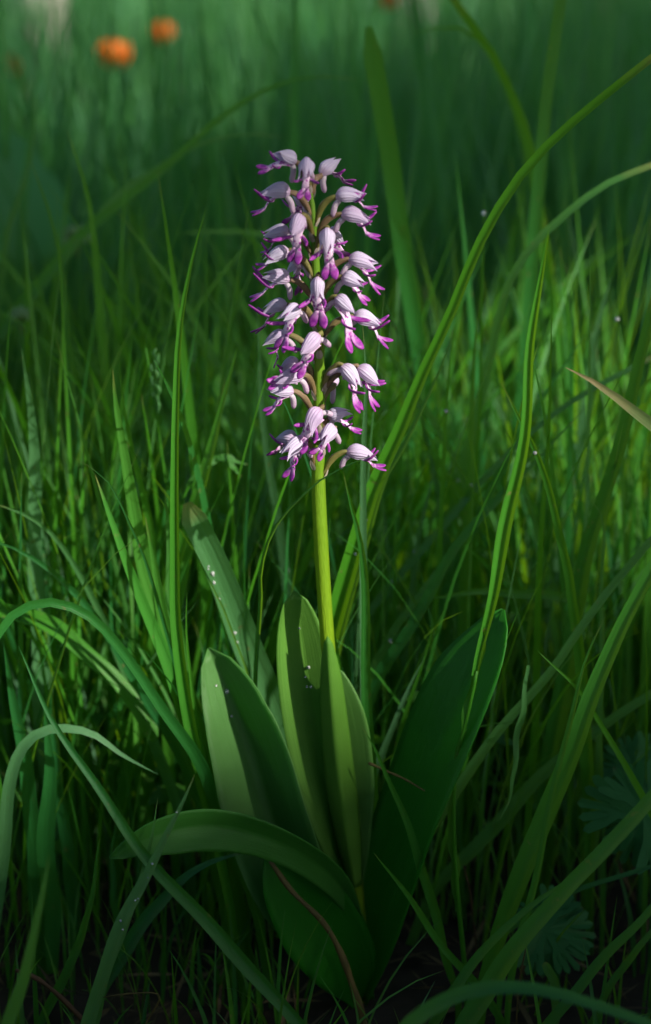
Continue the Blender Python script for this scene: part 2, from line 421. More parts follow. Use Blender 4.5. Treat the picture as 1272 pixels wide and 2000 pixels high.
bt = [('pale_bark', P(92, 60, 9.5), 'pale birch trunk beyond the orange flowers'), ('pale_bark', P(800, 20, 9.0), 'pale birch trunk behind the orchid, half hidden by grass'),
      ('bark', P(575, 20, 13.0), 'dark trunked tree standing alone far behind the orchid'), ('bark', P(1150, 20, 12.0), 'dark trunked tree far behind the tall reed-like blades')]
for i, (b, p, lab) in enumerate(bt):
    make_tree((p.x, p.y, 0), 8.5 + i * .6, (2.3, 2.3, 2.6), 7000, lab, 'trees beyond the meadow', b, 61 + i, True, 0.13)
for i, (x, y, lab) in enumerate([(-3.6, -4.2, 'leafy tree on the near left side of the glade'), (-6.2, 1.6, 'leafy tree on the left edge of the glade'), (0.2, -6.4, 'leafy tree on the near side of the glade facing the orchid')]):
    make_tree((x, y, 0), 6.6, (2.9, 2.9, 2.6), 12000, lab, 'unseen trees added to cut sky light', 'bark', 131 + i, True, 0.16)  # out-of-view trees added to cut sky light from behind and left
# shrubs that close the glade far behind
def make_shrub(loc, rad, seed, label):
    rng = np.random.default_rng(seed)
    t = thing('shrub', label, 'shrub', loc, 'shrubs closing the glade')
    V, F, U, A = crown_mesh((0, 0, rad[2] * .85), rad, 5000, 0.12, rng)
    V[:, 2] = np.maximum(V[:, 2], 0.03)
    mk('crown', V, F, U, 'tree_leaf', t, rnd=A)
    a = Acc()
    for k in range(6):
        az = rng.uniform(0, 6.28); e = np.array([math.cos(az) * rad[0] * .5, math.sin(az) * rad[1] * .5, rad[2] * 1.1])
        a.add(*tube(spline([[0, 0, 0], e * [.3, .3, .5], e], 6), np.linspace(.025, .006, 6), k=6, n0=np.array([1., 0, .2])))
    V, F, U, A = a.get(); mk('stem', V, F, U, 'bark', t)
for i in range(7):
    make_shrub((-7.5 + i * 2.6 + random.uniform(-.4, .4), 15.5 + random.uniform(-1, 1), 0), (1.9, 1.3, random.uniform(1.1, 1.7)), 90 + i,
               'leafy shrub in the dark thicket at the end of the meadow')

# ------------------------------------------------------------------ grass that nobody could count
def blade_field(name, bx, by, L, wd, lean, bend, az, twist, nseg, nv, m, rnd, fold=0.35):
    n = len(bx)
    t = np.linspace(0, 1, nseg + 1)
    th = lean[:, None] + bend[:, None] * t[None] ** 1.6
    ds = L[:, None] / nseg
    hx = np.concatenate([np.zeros((n, 1)), np.cumsum(np.sin((th[:, 1:] + th[:, :-1]) / 2) * ds, 1)], 1)
    hz = np.concatenate([np.zeros((n, 1)), np.cumsum(np.cos((th[:, 1:] + th[:, :-1]) / 2) * ds, 1)], 1)
    dx, dy = np.cos(az)[:, None], np.sin(az)[:, None]
    C = np.stack([bx[:, None] + dx * hx, by[:, None] + dy * hx, hz - 0.01], -1)
    fn = np.stack([-np.cos(th) * dx, -np.cos(th) * dy, np.sin(th)], -1)
    side = np.stack(np.broadcast_arrays(-dy, dx, np.zeros_like(dx)), -1)
    tw = (twist[:, None] * t[None])[..., None]
    W = side * np.cos(tw) + fn * np.sin(tw); N = fn * np.cos(tw) - side * np.sin(tw)
    prof = np.minimum(1, 0.55 + 1.6 * t) * (1 - t ** 2.4) + 0.01
    hw = 0.5 * wd[:, None] * prof[None]
    if nv == 3:
        V = np.stack([C - W * hw[..., None] + N * (hw * fold)[..., None], C, C + W * hw[..., None] + N * (hw * fold)[..., None]], 2)
        u = np.array([0, .5, 1])
    else:
        V = np.stack([C - W * hw[..., None], C + W * hw[..., None]], 2); u = np.array([0, 1.])
    k = nseg + 1
    base = (np.arange(n) * k * nv)[:, None, None]
    i = np.arange(nseg)[None, :, None] * nv; j = np.arange(nv - 1)[None, None, :]
    a = base + i + j
    F = np.stack([a, a + 1, a + nv + 1, a + nv], -1).reshape(-1, 4)
    UV = np.stack(np.broadcast_arrays(u[None, :], t[:, None]), -1).reshape(-1, 2)
    V = V.reshape(-1, 3)
    me = bpy.data.meshes.new(name)
    me.vertices.add(len(V)); me.vertices.foreach_set('co', V.astype(np.float32).ravel())
    me.loops.add(F.size); me.loops.foreach_set('vertex_index', F.astype(np.int32).ravel())
    me.polygons.add(len(F)); me.polygons.foreach_set('loop_start', (np.arange(len(F)) * 4).astype(np.int32))
    me.polygons.foreach_set('use_smooth', np.ones(len(F), dtype=bool))
    ul = me.uv_layers.new(name='UVMap')
    ul.data.foreach_set('uv', np.tile(UV, (n, 1))[F.ravel()].astype(np.float32).ravel())
    at = me.attributes.new('rnd', 'FLOAT', 'POINT'); at.data.foreach_set('value', np.repeat(rnd, k * nv).astype(np.float32))
    me.update(calc_edges=True); me.validate()
    me.materials.append(M[m])
    o = bpy.data.objects.new(name, me); COL.objects.link(o)
    return o

def tufted(n, x0, x1, y0, y1, per=9, spread=0.02):
    k = max(1, n // per)
    cx = RNG.uniform(x0, x1, k); cyy = RNG.uniform(y0, y1, k)
    i = RNG.integers(0, k, n)
    return cx[i] + RNG.normal(0, spread, n), cyy[i] + RNG.normal(0, spread, n), i

def clear_of_orchid(bx, by):
    return (np.hypot((bx - 0.0) / 0.075, (by - 0.0) / 0.05) > 1) & ~((by < 0.03) & (np.abs(bx + .01) < 0.17))

def field(name, label, n, x0, x1, y0, y1, Lr, wr, nseg, nv, m, per, spread, bendr=(0.1, 0.9), wedge=True, keep=None):
    bx, by, tid = tufted(n, x0, x1, y0, y1, per, spread)
    ok = clear_of_orchid(bx, by) if not name.startswith('sward') or y0 > -.08 or y0 < -.2 else (np.hypot(bx / .03, (by + .01) / .03) > 1)
    if wedge: ok &= np.abs(bx + .017) < 0.62 * (by + 0.69) + 0.35
    if keep is not None: ok &= keep(bx, by)
    bx, by, tid = bx[ok], by[ok], tid[ok]; n = len(bx)
    L = RNG.uniform(*Lr, n) * RNG.uniform(0.75, 1.1, 10000)[tid % 10000]
    o = blade_field(name, bx, by, L, RNG.uniform(*wr, n), np.abs(RNG.normal(0.13, 0.13, n)), RNG.uniform(*bendr, n) * RNG.uniform(0.3, 1, n),
                    RNG.uniform(0, 6.283, n), RNG.normal(0, 0.7, n), nseg, nv, m, np.clip(RNG.normal(.58, .25, n), 0, 1))
    return tag(o, label, 'grass', kind='stuff')

field('meadow_grass', 'dense soft green meadow grass stretching away behind the orchid', 9000, -1.6, 1.6, 0.65, 2.6, (.26, .50), (.004, .0075), 7, 2, 'far_grass', 10, 0.03, (.05, .6))
field('tall_grass', 'tall broad blurred grass blades standing well behind the orchid', 330, -.8, .8, 0.45, 1.5, (.34, .62), (.007, .013), 8, 3, 'far_grass', 3, 0.03, (.0, .5))
field('meadow_grass', 'blurred tall grass of the far meadow before the thicket', 15000, -6.0, 6.0, 2.5, 15.0, (.32, .62), (.007, .014), 5, 2, 'far_grass', 12, 0.06)
field('sward_grass', 'thick mass of thin grass blades filling the sward behind the orchid', 2000, -.55, .55, 0.11, .68, (.15, .38), (.003, .006), 9, 3, 'grass', 8, 0.014, (.05, .55))
field('sward_grass', 'low thin grass blades close to the soil around the orchid', 1300, -.5, .5, 0.0, .6, (.05, .16), (.0018, .0035), 7, 3, 'grass', 7, 0.015, (0.3, 1.6))
field('sward_grass', 'grass blades growing beside the orchid outside its bare patch of soil', 700, -.6, .6, -.35, .04, (.05, .12), (.0025, .004), 8, 3, 'grass', 8, 0.014, (0.1, 0.9), keep=lambda x, y: (np.abs(x + .017) > 0.19))

field('sward_grass', 'fine tangle of hair-thin grass blades threading the sward behind the orchid', 3600, -.55, .55, 0.06, .75, (.12, .36), (.0012, .0030), 9, 3, 'grass', 6, 0.018, (.1, 1.3))
field('sward_grass', 'sparse short dim blades rising from the bare soil round the orchid foot', 240, -.22, .22, -.09, .06, (.03, .10), (.0014, .0030), 7, 3, 'grass', 5, 0.012, (.2, 1.3), keep=None)

def unseen_shade_grass():  # out-of-view grass added to block low sky light and darken the foreground
    n = 9000
    bx, by, tid = tufted(n, -1.3, 1.3, -1.6, -.075, 9, 0.015)
    ok = np.hypot(bx + .017, by + .69) > .10
    bx, by, tid = bx[ok], by[ok], tid[ok]; n = len(bx)
    d = by + .69
    inside = (np.abs(bx + .017) < .20 * np.maximum(d, 0) + .10)
    cap = np.where(inside & (d > 0), np.clip(.4688 - d * .76 - .03, .03, .30), .30)
    cap = np.where(d <= 0, .26, cap)
    near = np.abs(bx + .017) < .20 * np.maximum(d, 0) + .20
    L = np.minimum(RNG.uniform(.14, .34, n), np.where(near, cap, .34))
    L = np.where((bx > 0) & (by > -.8), L * .55, L)
    o = blade_field('sward_grass', bx, by, L, RNG.uniform(.003, .006, n), np.abs(RNG.normal(.06, .06, n)), RNG.uniform(0, .6, n), RNG.uniform(0, 6.283, n), RNG.normal(0, .7, n), 6, 3, 'grass', np.clip(RNG.normal(.45, .25, n), 0, 1))
    tag(o, 'unseen crowded grass added to shade the bare soil before the orchid', 'grass', kind='stuff')
unseen_shade_grass()

# leafy ground cover low in the sward, and litter on the soil
def scatter_leaves(name, label, cat, n, x0, x1, y0, y1, z, size, m, elong, seed):
    rng = np.random.default_rng(seed)
    p = np.stack([rng.uniform(x0, x1, n), rng.uniform(y0, y1, n), rng.uniform(z[0], z[1], n)], 1)
    d = np.stack([rng.normal(size=n), rng.normal(size=n), rng.normal(size=n) * .35], 1); d = unit(d)
    w = unit(np.cross(d, np.array([0, 0, 1.]) + rng.normal(size=(n, 3)) * .3)); nn = np.cross(w, d)
    s = rng.uniform(size[0], size[1], (n, 1)); e = s * elong
    V = np.stack([p - d * s, p - d * s * .3 - w * e + nn * e * .3, p + d * s * .4 - w * e * .8 + nn * e * .3, p + d * s,
                  p + d * s * .4 + w * e * .8 + nn * e * .3, p - d * s * .3 + w * e + nn * e * .3], 1).reshape(-1, 3)
    b = np.arange(n)[:, None] * 6
    F = np.concatenate([b + [0, 1, 2, 3], b + [0, 3, 4, 5]], 0).tolist()
    U = np.tile(np.array([[.5, 0], [0, .35], [0, .7], [.5, 1], [1, .7], [1, .35]]), (n, 1))
    o = mk(name, V, F, U, m, rnd=np.repeat(rng.uniform(0, 1, n), 6))
    return tag(o, label, cat, kind='stuff')
scatter_leaves('ground_cover', 'small round bright leaves growing low among the sunlit grass', 'ground cover', 750, -.42, .10, .07, .6, (.015, .12), (.006, .012), 'cover', .55, 3)
scatter_leaves('ground_cover', 'small dark leaves low in the grass right of the orchid', 'ground cover', 260, .08, .42, .06, .6, (.01, .08), (.005, .011), 'cover', .5, 4)
scatter_leaves('leaf_litter', 'dry brown litter lying on the dark soil at the orchid foot', 'litter', 1100, -.35, .35, -.14, .2, (.0, .006), (.005, .020), 'litter', .07, 5)

# ================================================================== the orchid
ORG = Vector((0, 0, 0))
orchid = thing('wild_orchid', 'flowering wild orchid with pale lilac and purple flower spike', 'orchid', ORG)

stem_px = [(705, 1960, 0), (697, 1750, 0), (658, 1400, 0), (641, 1270, 0), (626, 1050, 0), (621, 900, 0), (624, 700, 0), (618, 550, 0), (612, 420, 0), (600, 345, 0)]
stem_pts = np.array([list(P(*q)) + [q[1]] for q in stem_px])
sc_ = spline(stem_pts, 60)
sy = sc_[:, 3]; stem_c = sc_[:, :3]
stem_r = np.interp(-sy, [-1960, -1700, -1270, -1000, -880, -700, -550, -420, -345], np.array([17, 15, 14, 14, 12.5, 9.5, 8, 5.5, 4])) * mpp(P(620, 900, 0))
k = 14
Vs, Fs, Us = tube(stem_c, stem_r, k=k)
ang = np.tile(np.arange(k), len(stem_c))
cc = np.repeat(stem_c, k, 0)
Vs = cc + (Vs - cc) * (1 + 0.07 * np.cos(ang * 2 * np.pi / k * 7))[:, None]
mk('stem', Vs, Fs, Us, 'stem', orchid, rnd=np.repeat(np.interp(sy, [400, 900, 1250], [0.1, 0.5, 1.0]), k))

def stem_at(py):
    return np.array([np.interp(py, sy[::-1], stem_c[::-1, q]) for q in range(3)]), np.interp(py, sy[::-1], stem_r[::-1])

def big_leaf(pts, wl, wr, fold, roll, cup, rnd, nv=13, n=34, wave=0.0, label=None, tipr=.80):
    c = spline([list(P(*q)) for q in pts], n)
    m_ = np.array([mpp(Vector(q)) for q in c])
    tt = np.linspace(0, 1, n)
    def prof(w):
        x = np.linspace(0, 1, len(w)); a = np.interp(tt, x, w)
        a = np.convolve(np.pad(a, 2, 'edge'), np.ones(5) / 5, 'valid')
        k_ = np.clip((tt - tipr) / (1 - tipr), 0, 1)
        a = a * (np.sqrt(np.maximum(1 - k_ ** 2, 0)) * .97 + .03)          # rounded tip
        return a * m_
    fo = np.interp(tt, [0, .25, .85, 1], np.array(fold)) if np.ndim(fold) else np.full(n, fold)
    ro = np.interp(tt, np.linspace(0, 1, len(roll)), roll) if np.ndim(roll) else np.full(n, roll)
    V, F, U, N = ribbon(c, prof(wr), CAMV - c, fo, ro, nv, cup, prof(wl))
    # gentle undulation of the blade
    if wave:
        ph = U[:, 1] * 9 + U[:, 0] * 3
        V = V + np.repeat(N, nv, 0) * (np.sin(ph) * wave * np.abs(U[:, :1].ravel() - .5) * 2)[:, None]
    o = mk('leaf', V, F, U, 'orchid_leaf', orchid, rnd=rnd)
    sd = o.modifiers.new('thickness', 'SOLIDIFY'); sd.thickness = 0.0005; sd.offset = 0
    if label: o['label'] = label
    return o
D = R
# folded leaf leaning left, half in sun
big_leaf([(702, 1945, .004), (640, 1830, .006), (575, 1715, .010), (527, 1590, .014), (490, 1470, .018), (452, 1370, .020), (407, 1266, .020)],
         [24, 72, 108, 116, 110, 86, 50], [24, 70, 112, 124, 128, 116, 74], [R(26), R(48), R(48), R(34)], R(8), 0.10, 0.62, wave=.0012, label='folded green leaf leaning left with one half in the sun')
# upright pale leaf behind the stem
big_leaf([(690, 1760, .004), (668, 1650, .006), (632, 1510, .009), (604, 1370, .012), (588, 1250, .014), (574, 1154, .012)],
         [16, 48, 66, 64, 56, 42], [16, 50, 70, 70, 56, 42], [R(46), R(38), R(22), R(10)], R(2), 0.12, 0.85, wave=.0008, label='upright pale leaf standing beside the stem')
# right flank leaf, wrapped round the stem
big_leaf([(692, 1765, .003), (690, 1660, .006), (684, 1530, .008), (672, 1420, .010), (650, 1300, .010)],
         [12, 34, 48, 44, 26], [12, 34, 50, 50, 30], [R(38), R(36), R(32), R(20)], R(-12), 0.10, 0.75, label='short leaf wrapped close round the stem')
# sheathing leaf in front of the stem
big_leaf([(694, 1735, -.008), (680, 1640, -.0085), (663, 1520, -.0085), (652, 1410, -.0075), (645, 1320, -.0065), (640, 1243, -.005)],
         [17, 31, 36, 33, 27, 15], [17, 31, 36, 33, 27, 15], [R(-40), R(-34), R(-34), R(-25)], R(4), -0.25, .88, label='narrow yellow green leaf sheathing the stem')
# arching leaf reaching out to the left
big_leaf([(700, 1790, -.010), (660, 1722, -.018), (590, 1668, -.030), (500, 1628, -.040), (400, 1612, -.048), (300, 1632, -.055), (214, 1676, -.060)],
         [14, 30, 36, 44, 52, 46, 18], [14, 30, 36, 42, 48, 40, 18], [R(28), R(20), R(14), R(10)], R(30), 0.05, 0.35, wave=.001, label='broad leaf arching low to the left')
# long dark leaf reaching right
big_leaf([(708, 1940, .000), (742, 1790, -.004), (795, 1630, -.006), (850, 1490, -.006), (905, 1360, -.004), (955, 1260, -.002), (982, 1190, .000)],
         [30, 72, 90, 102, 108, 92, 54], [30, 72, 90, 100, 102, 88, 54], [R(14), R(6), R(5), R(4)], R(48), 0.10, 0.10, wave=.0015, label='long dark green leaf reaching up to the right')
# lowest leaf, dark, in front at the foot
big_leaf([(708, 1955, -.004), (672, 1880, -.010), (620, 1800, -.014), (575, 1720, -.016), (535, 1640, -.016)],
         [20, 66, 84, 74, 40], [20, 66, 84, 74, 40], [R(14), R(12), R(10), R(5)], R(0), 0.12, 0.0, label='dark lowest leaf at the foot of the orchid')

# ---- flowers: hood base, hood tip, lip end (photograph pixels), f = how far the flower faces the camera (-1 .. 1)
FL = [((577, 318), (541, 294), (510, 333), .35), ((600, 320), (597, 340), (597, 364), .95), ((628, 342), (655, 308), (664, 352), -.35),
      ((567, 378), (511, 369), (503, 420), .1), ((597, 398), (582, 374), (582, 414), -.7), ((656, 386), (715, 377), (727, 412), .1),
      ((667, 420), (724, 424), (729, 469), .2), ((590, 424), (569, 458), (577, 506), .8), ((566, 453), (513, 456), (527, 488), -.1),
      ((640, 449), (638, 492), (646, 536), .95), ((644, 456), (666, 470), (664, 490), -.6), ((566, 492), (513, 506), (508, 524), .15),
      ((592, 512), (562, 526), (588, 556), -.5), ((566, 548), (513, 533), (497, 584), .1), ((681, 508), (738, 513), (736, 568), .2),
      ((668, 543), (714, 554), (713, 590), .3), ((622, 541), (618, 588), (626, 630), .95), ((656, 582), (694, 608), (688, 676), .7),
      ((690, 620), (746, 627), (752, 673), .2), ((562, 598), (512, 600), (505, 650), -.2), ((586, 602), (547, 620), (550, 677), .7),
      ((562, 656), (513, 663), (541, 708), -.1), ((624, 655), (586, 690), (584, 728), .85), ((586, 710), (542, 722), (538, 745), -.5),
      ((592, 735), (538, 738), (533, 752), .5), ((573, 766), (528, 762), (542, 790), .55), ((667, 715), (708, 753), (697, 796), .6),
      ((698, 718), (743, 748), (728, 794), .25), ((652, 752), (643, 728), (634, 752), -.7), ((627, 799), (594, 840), (584, 872), .85),
      ((643, 818), (684, 799), (690, 840), .2), ((652, 838), (628, 858), (620, 886), .8), ((580, 860), (545, 850), (541, 882), -.4),
      ((594, 864), (550, 882), (568, 930), .6), ((677, 884), (736, 886), (744, 918), .1)]

def sepal_patch(base, A, U, S, ln, rad, phi0, hw, rng, lift, flare, nu=11, nv=9, scale=1.0):
    t = np.linspace(0, 1, nu)
    prof = np.interp(t, [0, .06, .16, .3, .45, .6, .75, .88, 1], [.30, .60, .86, 1.0, .98, .84, .60, .34, .10])
    wpf = np.interp(t, [0, .1, .3, .6, .8, .93, 1], [.75, .95, 1.0, .98, .85, .55, .12])
    V = np.empty((nu, nv, 3)); UV = np.empty((nu, nv, 2))
    for i in range(nu):
        ph = phi0 + np.linspace(-1, 1, nv) * hw * wpf[i]
        ax = base + A * ln * t[i] * scale - U * (0.16 * ln * t[i] ** 2)
        off = U * lift * max(0, t[i] - .55) ** 1.5 * ln + S * flare * max(0, t[i] - .55) ** 1.5 * ln
        rr = rad * prof[i] * (1 + 0.10 * np.cos(np.linspace(-1, 1, nv) * 3.0) + .04 * np.abs(np.linspace(-1, 1, nv)) ** 4 * t[i] * 3)
        V[i] = ax + off + U * (rr * np.cos(ph))[:, None] * 1.08 + S * (rr * np.sin(ph))[:, None] * .92
        UV[i, :, 0] = np.linspace(0, 1, nv); UV[i, :, 1] = t[i]
    return V.reshape(-1, 3), grid_faces(nu, nv), UV.reshape(-1, 2)

def make_flower(i, b, tp, le, f):
    rng = np.random.default_rng(500 + i)
    att_py = min(max(b[1] + rng.uniform(36, 50), 352), 935)
    Sp, Sr = stem_at(att_py)
    dep = -f * 0.011 + rng.normal(0, .0015)
    base = np.array(P(b[0], b[1], dep)); mp = mpp(Vector(base))
    tip = np.array(P(tp[0], tp[1], dep)); scr = np.linalg.norm(tip - base)
    ln = max(0.0128, scr * 1.02) * (rng.uniform(.86, 1.04) if scr < .0115 else 1)
    ext = math.sqrt(max(0, ln * ln - scr * scr))
    vdir = unit(CAMV - base)
    tip = tip + vdir * ext * (1 if f >= 0 else -1) * min(1, abs(f) * 1.6)
    A = unit(tip - base); ln = np.linalg.norm(tip - base)
    if ln < .0105: ln = .0105
    up = np.array([0, 0, 1.0])
    if abs(A[2]) > .9: up = vdir * .7 + up * .3
    U = unit(up - A * (up @ A)); S = np.cross(A, U)
    rad = ln * rng.uniform(.265, .315)
    # ovary (twisted stalk) is the flower's own mesh
    outd = unit(np.array([base[0] - Sp[0], base[1] - Sp[1], 0]) + 1e-9)
    s0 = Sp + outd * Sr * .7
    mid = (s0 + base) / 2 + np.array([0, 0, .0022]) + outd * -.0008
    back = base - A * ln * .10 + U * rad * .1
    c = spline([s0, mid, back, base + A * ln * .10], 12)
    r = np.interp(np.linspace(0, 1, 12), [0, .15, .5, .85, 1], [.0008, .0011, .00145, .0011, .0009])
    V, F, UVs = tube(c, r, k=10)
    a2 = np.tile(np.arange(10), 12); cc2 = np.repeat(c, 10, 0)
    tw = np.repeat(np.linspace(0, 2.6, 12), 10)
    V = cc2 + (V - cc2) * (1 + .16 * np.cos(a2 * 2 * np.pi / 10 * 3 + tw * 3))[:, None]
    fo = mk('flower', V, F, UVs, 'ovary', orchid, rnd=rng.uniform(0, 1))
    # hood of three sepals, open below
    rv = np.clip(rng.normal(.4, .3), 0, 1)
    for phi, hw, sc2, lift, fl, rr in ((0, .80, 1.0, rng.uniform(-.1, .55), 0, 1.07), (1.32, .84, rng.uniform(.92, 1.06), rng.uniform(-.5, .5), rng.uniform(.0, 1.2), 1.0), (-1.32, .84, rng.uniform(.92, 1.06), rng.uniform(-.5, .5), -rng.uniform(.0, 1.2), 1.0)):
        V, F, UVs = sepal_patch(base, A, U, S, ln, rad * rr, phi, hw, rng, lift, fl, scale=sc2)
        mk('sepal', V, F, UVs, 'sepal', fo, rnd=np.clip(rv + rng.normal(0, .1), 0, 1))
    # two narrow inner petals, purple
    for sg in (-1, 1):
        c = spline([base + A * ln * .12 + S * sg * rad * .2, base + A * ln * .5 + S * sg * rad * .5 + U * rad * .15, base + A * ln * .80 + S * sg * rad * .28], 6)
        V, F, UVs = tube(c, ln * np.array([.04, .07, .09, .09, .06, .01]), ln * .012, n0=S, k=6)
        mk('petal', V, F, UVs, 'lip', fo, pig=np.full(len(V), .8))
    # lip: narrow body, two arms, two legs
    r0 = base + A * ln * .22 - U * rad * .45
    e0 = np.array(P(le[0], le[1], dep - (tip - base)[1] * -.35))
    Dv = e0 - r0; ll = np.linalg.norm(Dv); Dn = Dv / ll
    ll = max(ll * 1.13, .0124)
    Nf = A - Dn * (A @ Dn)
    if np.linalg.norm(Nf) < .3: Nf = Nf + U * .5 - Dn * (U @ Dn) * .5
    Nf = unit(Nf); Sd = np.cross(Dn, Nf)
    acc = Acc()
    tt = np.linspace(0, 1, 8)
    bulge = rng.uniform(.08, .16)
    c = r0 + Dn * (tt * .66 * ll)[:, None] + Nf * (np.sin(tt * np.pi) * bulge * ll)[:, None]
    V, F, UVs = tube(c, ll * np.interp(tt, [0, .3, .6, 1], [.16, .125, .105, .13]), ll * .02, n0=Nf, k=8)
    acc.add(V, F, UVs, np.repeat(np.interp(tt, [0, .5, .8, 1], [.35, .05, .25, .75]), 8))
    for sg in (-1, 1):
        q = r0 + Dn * ll * .24 + Nf * bulge * ll * .7
        sp_ = rng.uniform(.95, 1.5); cu = rng.uniform(.15, .55)
        c = spline([q, q + Sd * sg * ll * .13 * sp_ + Dn * ll * .10, q + Sd * sg * ll * .24 * sp_ + Dn * ll * .20 + Nf * ll * cu * .5, q + Sd * sg * ll * .30 * sp_ + Dn * ll * .26 + Nf * ll * cu * 1.2], 8)
        V, F, UVs = tube(c, ll * np.array([.055, .048, .046, .05, .055, .055, .045, .015]), ll * .024, n0=Nf, k=8)
        acc.add(V, F, UVs, np.repeat(np.interp(tt, [0, .25, .5, 1], [.3, .9, 1, 1]), 8))
        q = r0 + Dn * ll * .60 + Nf * bulge * ll * .25 + Sd * sg * ll * .035
        an = rng.uniform(.22, .48); cu = rng.uniform(-.02, .14)
        d2 = Dn * math.cos(an) + Sd * sg * math.sin(an)
        c = spline([q, q + d2 * ll * .2 + Nf * ll * cu * .2, q + d2 * ll * .42 + Nf * ll * cu], 8)
        V, F, UVs = tube(c, ll * np.array([.055, .064, .082, .10, .112, .105, .08, .025]), ll * .024, n0=Nf, k=8)
        acc.add(V, F, UVs, np.repeat(np.interp(tt, [0, .3, .55, 1], [.45, .8, 1, 1]), 8))
    c = r0 + Dn * (np.linspace(.62, .72, 3) * ll)[:, None]
    V, F, UVs = tube(c, ll * np.array([.03, .02, .006]), ll * .015, n0=Nf, k=6); acc.add(V, F, UVs, 1.0)
    V, F, UVs, Aa = acc.get()
    lp = mk('lip', V, F, UVs, 'lip', fo, pig=Aa)
    # spur, bent back and down
    q = base + A * ln * .10 - U * rad * .40
    bk = unit(-A * .55 - U * .75 + S * rng.normal(0, .12))
    c = spline([q, q + bk * .0026 - A * .0006, q + bk * .0062 - U * .0014], 8)
    V, F, UVs = tube(c, np.array([.0010, .0012, .0012, .0012, .0012, .0012, .0011, .0005]), k=8)
    mk('spur', V, F, UVs, 'spur', fo, rnd=np.repeat(np.linspace(0, 1, 8), 8))
    # small bract at the foot of the ovary
    q = Sp + outd * (Sr + .0002)
    c = spline([q - [0, 0, .0018], q + outd * .0012 + [0, 0, .0006], q + outd * .0016 + [0, 0, .0032]], 5)
    V, F, UVs, _ = ribbon(c, np.array([.0012, .0017, .0016, .001, .0001]), np.broadcast_to(outd, c.shape), R(-25), 0, 5)
    mk('bract', V, F, UVs, 'bract', fo, rnd=rng.uniform(0, 1))
for i, fdef in enumerate(FL): make_flower(i, *fdef)
# three small pale buds at the very top of the spike
for i, (dx, dy) in enumerate(((-6, -8), (4, -12))):
    b = stem_c[-1]; mp = mpp(Vector(b))
    c = spline([b, b + np.array([dx * mp * .5, 0, -dy * mp * .6]), b + np.array([dx * mp, -.001, -dy * mp * 1.2])], 6)
    V, F, UVs = tube(c, np.array([.0008, .0012, .0016, .0017, .0013, .0003]), k=8)
    mk('bud', V, F, UVs, 'bract', orchid)

# ================================================================== single grass blades one can pick out
HERO = {}
def blade_geo(w, Yb, Yt, pts, roll, fold, kind, n=26, nv=5, ground=True):
    """pts run from the blade's foot to its tip, in photograph pixels; returns geometry in world space"""
    seg = np.r_[0, np.cumsum([math.hypot(pts[i + 1][0] - pts[i][0], pts[i + 1][1] - pts[i][1]) for i in range(len(pts) - 1)])]
    seg /= seg[-1]
    pp = [list(P(x, y, Yb + (Yt - Yb) * s)) for (x, y), s in zip(pts, seg)]
    g = 0
    if ground and pp[0][2] > 0.004:
        a, b = np.array(pp[0]), np.array(pp[1]); d = unit(a - b)
        if d[2] > -0.3: d = unit(d + np.array([0, 0, -0.6]))
        z = a[2]
        sl = np.clip(d[:2] / max(-d[2], .25), -.9, .9)
        e1 = a + np.array([sl[0] * z * .45, sl[1] * z * .45, -z * .5])
        e2 = np.array([e1[0] + sl[0] * z * .25, e1[1] + sl[1] * z * .25, -0.008])
        pp = [list(e2), list(e1)] + pp; g = 1
    c = spline(pp, n + (6 if g else 0)); n = len(c)
    t = np.linspace(0, 1, n)
    if kind != 'stem':
        for ax in (0, 1):
            c[:, ax] += .0009 * np.sin(t * random.uniform(5, 11) + random.uniform(0, 6)) * np.sin(np.pi * t) + .0005 * np.sin(t * random.uniform(14, 24) + random.uniform(0, 6))
    if kind == 'blunt': prof = np.minimum(1, .6 + 1.2 * t) * np.minimum(1, (1 - t) * 26 + .35)
    elif kind == 'kinked': prof = np.interp(t, [0, .25, .42, .58, .66, 1], [.6, 1, .95, .62, .46, .34])
    elif kind == 'stem': prof = np.full(n, 1.0)
    elif kind == 'off': prof = np.minimum(1, .55 + 1.3 * t) * (1 - .45 * t ** 2)
    else: prof = np.minimum(1, .50 + 1.5 * t) * (1 - t ** 3.0) ** .9 + .012
    mm = np.array([mpp(Vector(q)) for q in c])
    mm = np.full(n, mm[len(mm) // 2])
    ro = roll + np.linspace(0, .25, n) * (1 if roll >= 0 else -1)
    hw = 0.50 * w * mm * prof * (1 + .07 * np.sin(np.linspace(0, 1, n) * random.uniform(6, 14) + random.uniform(0, 6))) / max(.45, math.cos(roll) * math.cos(fold))
    return c, hw, ro

def hero(label, w, Yb, Yt, pts, roll=None, fold=None, m='grass', kind='tip', rnd=None, group=None, parent=None, name='grass_shoot', ground=True):
    if roll is None: roll = random.uniform(-.55, .55)
    if fold is None: fold = random.uniform(.3, .6)
    if rnd is None: rnd = random.uniform(.25, .8)
    c, hw, ro = blade_geo(w, Yb, Yt, pts, roll, fold, kind, ground=ground)
    V, F, U, N = ribbon(c, hw, CAMV - c, fold, ro, 5, 0.0)
    loc = c[0].copy()
    if parent is None:
        o = mk(name, V, F, U, m, None, loc, rnd); tag(o, label, 'grass', group)
    else:
        o = mk(name, V, F, U, m, parent, None, rnd)
        o.data.transform(Matrix.Translation(-parent.location))
    HERO[label] = (c, hw, N)
    return o

def rod(name, pts, Yb, Yt, w, m, parent, rnd=.5):
    c, hw, ro = blade_geo(w, Yb, Yt, pts, 0, 0, 'stem')
    V, F, U = tube(c, hw * np.linspace(1.1, .75, len(c)), k=7)
    o = mk(name, V, F, U, m, parent, None, rnd); o.data.transform(Matrix.Translation(-parent.location)); return o

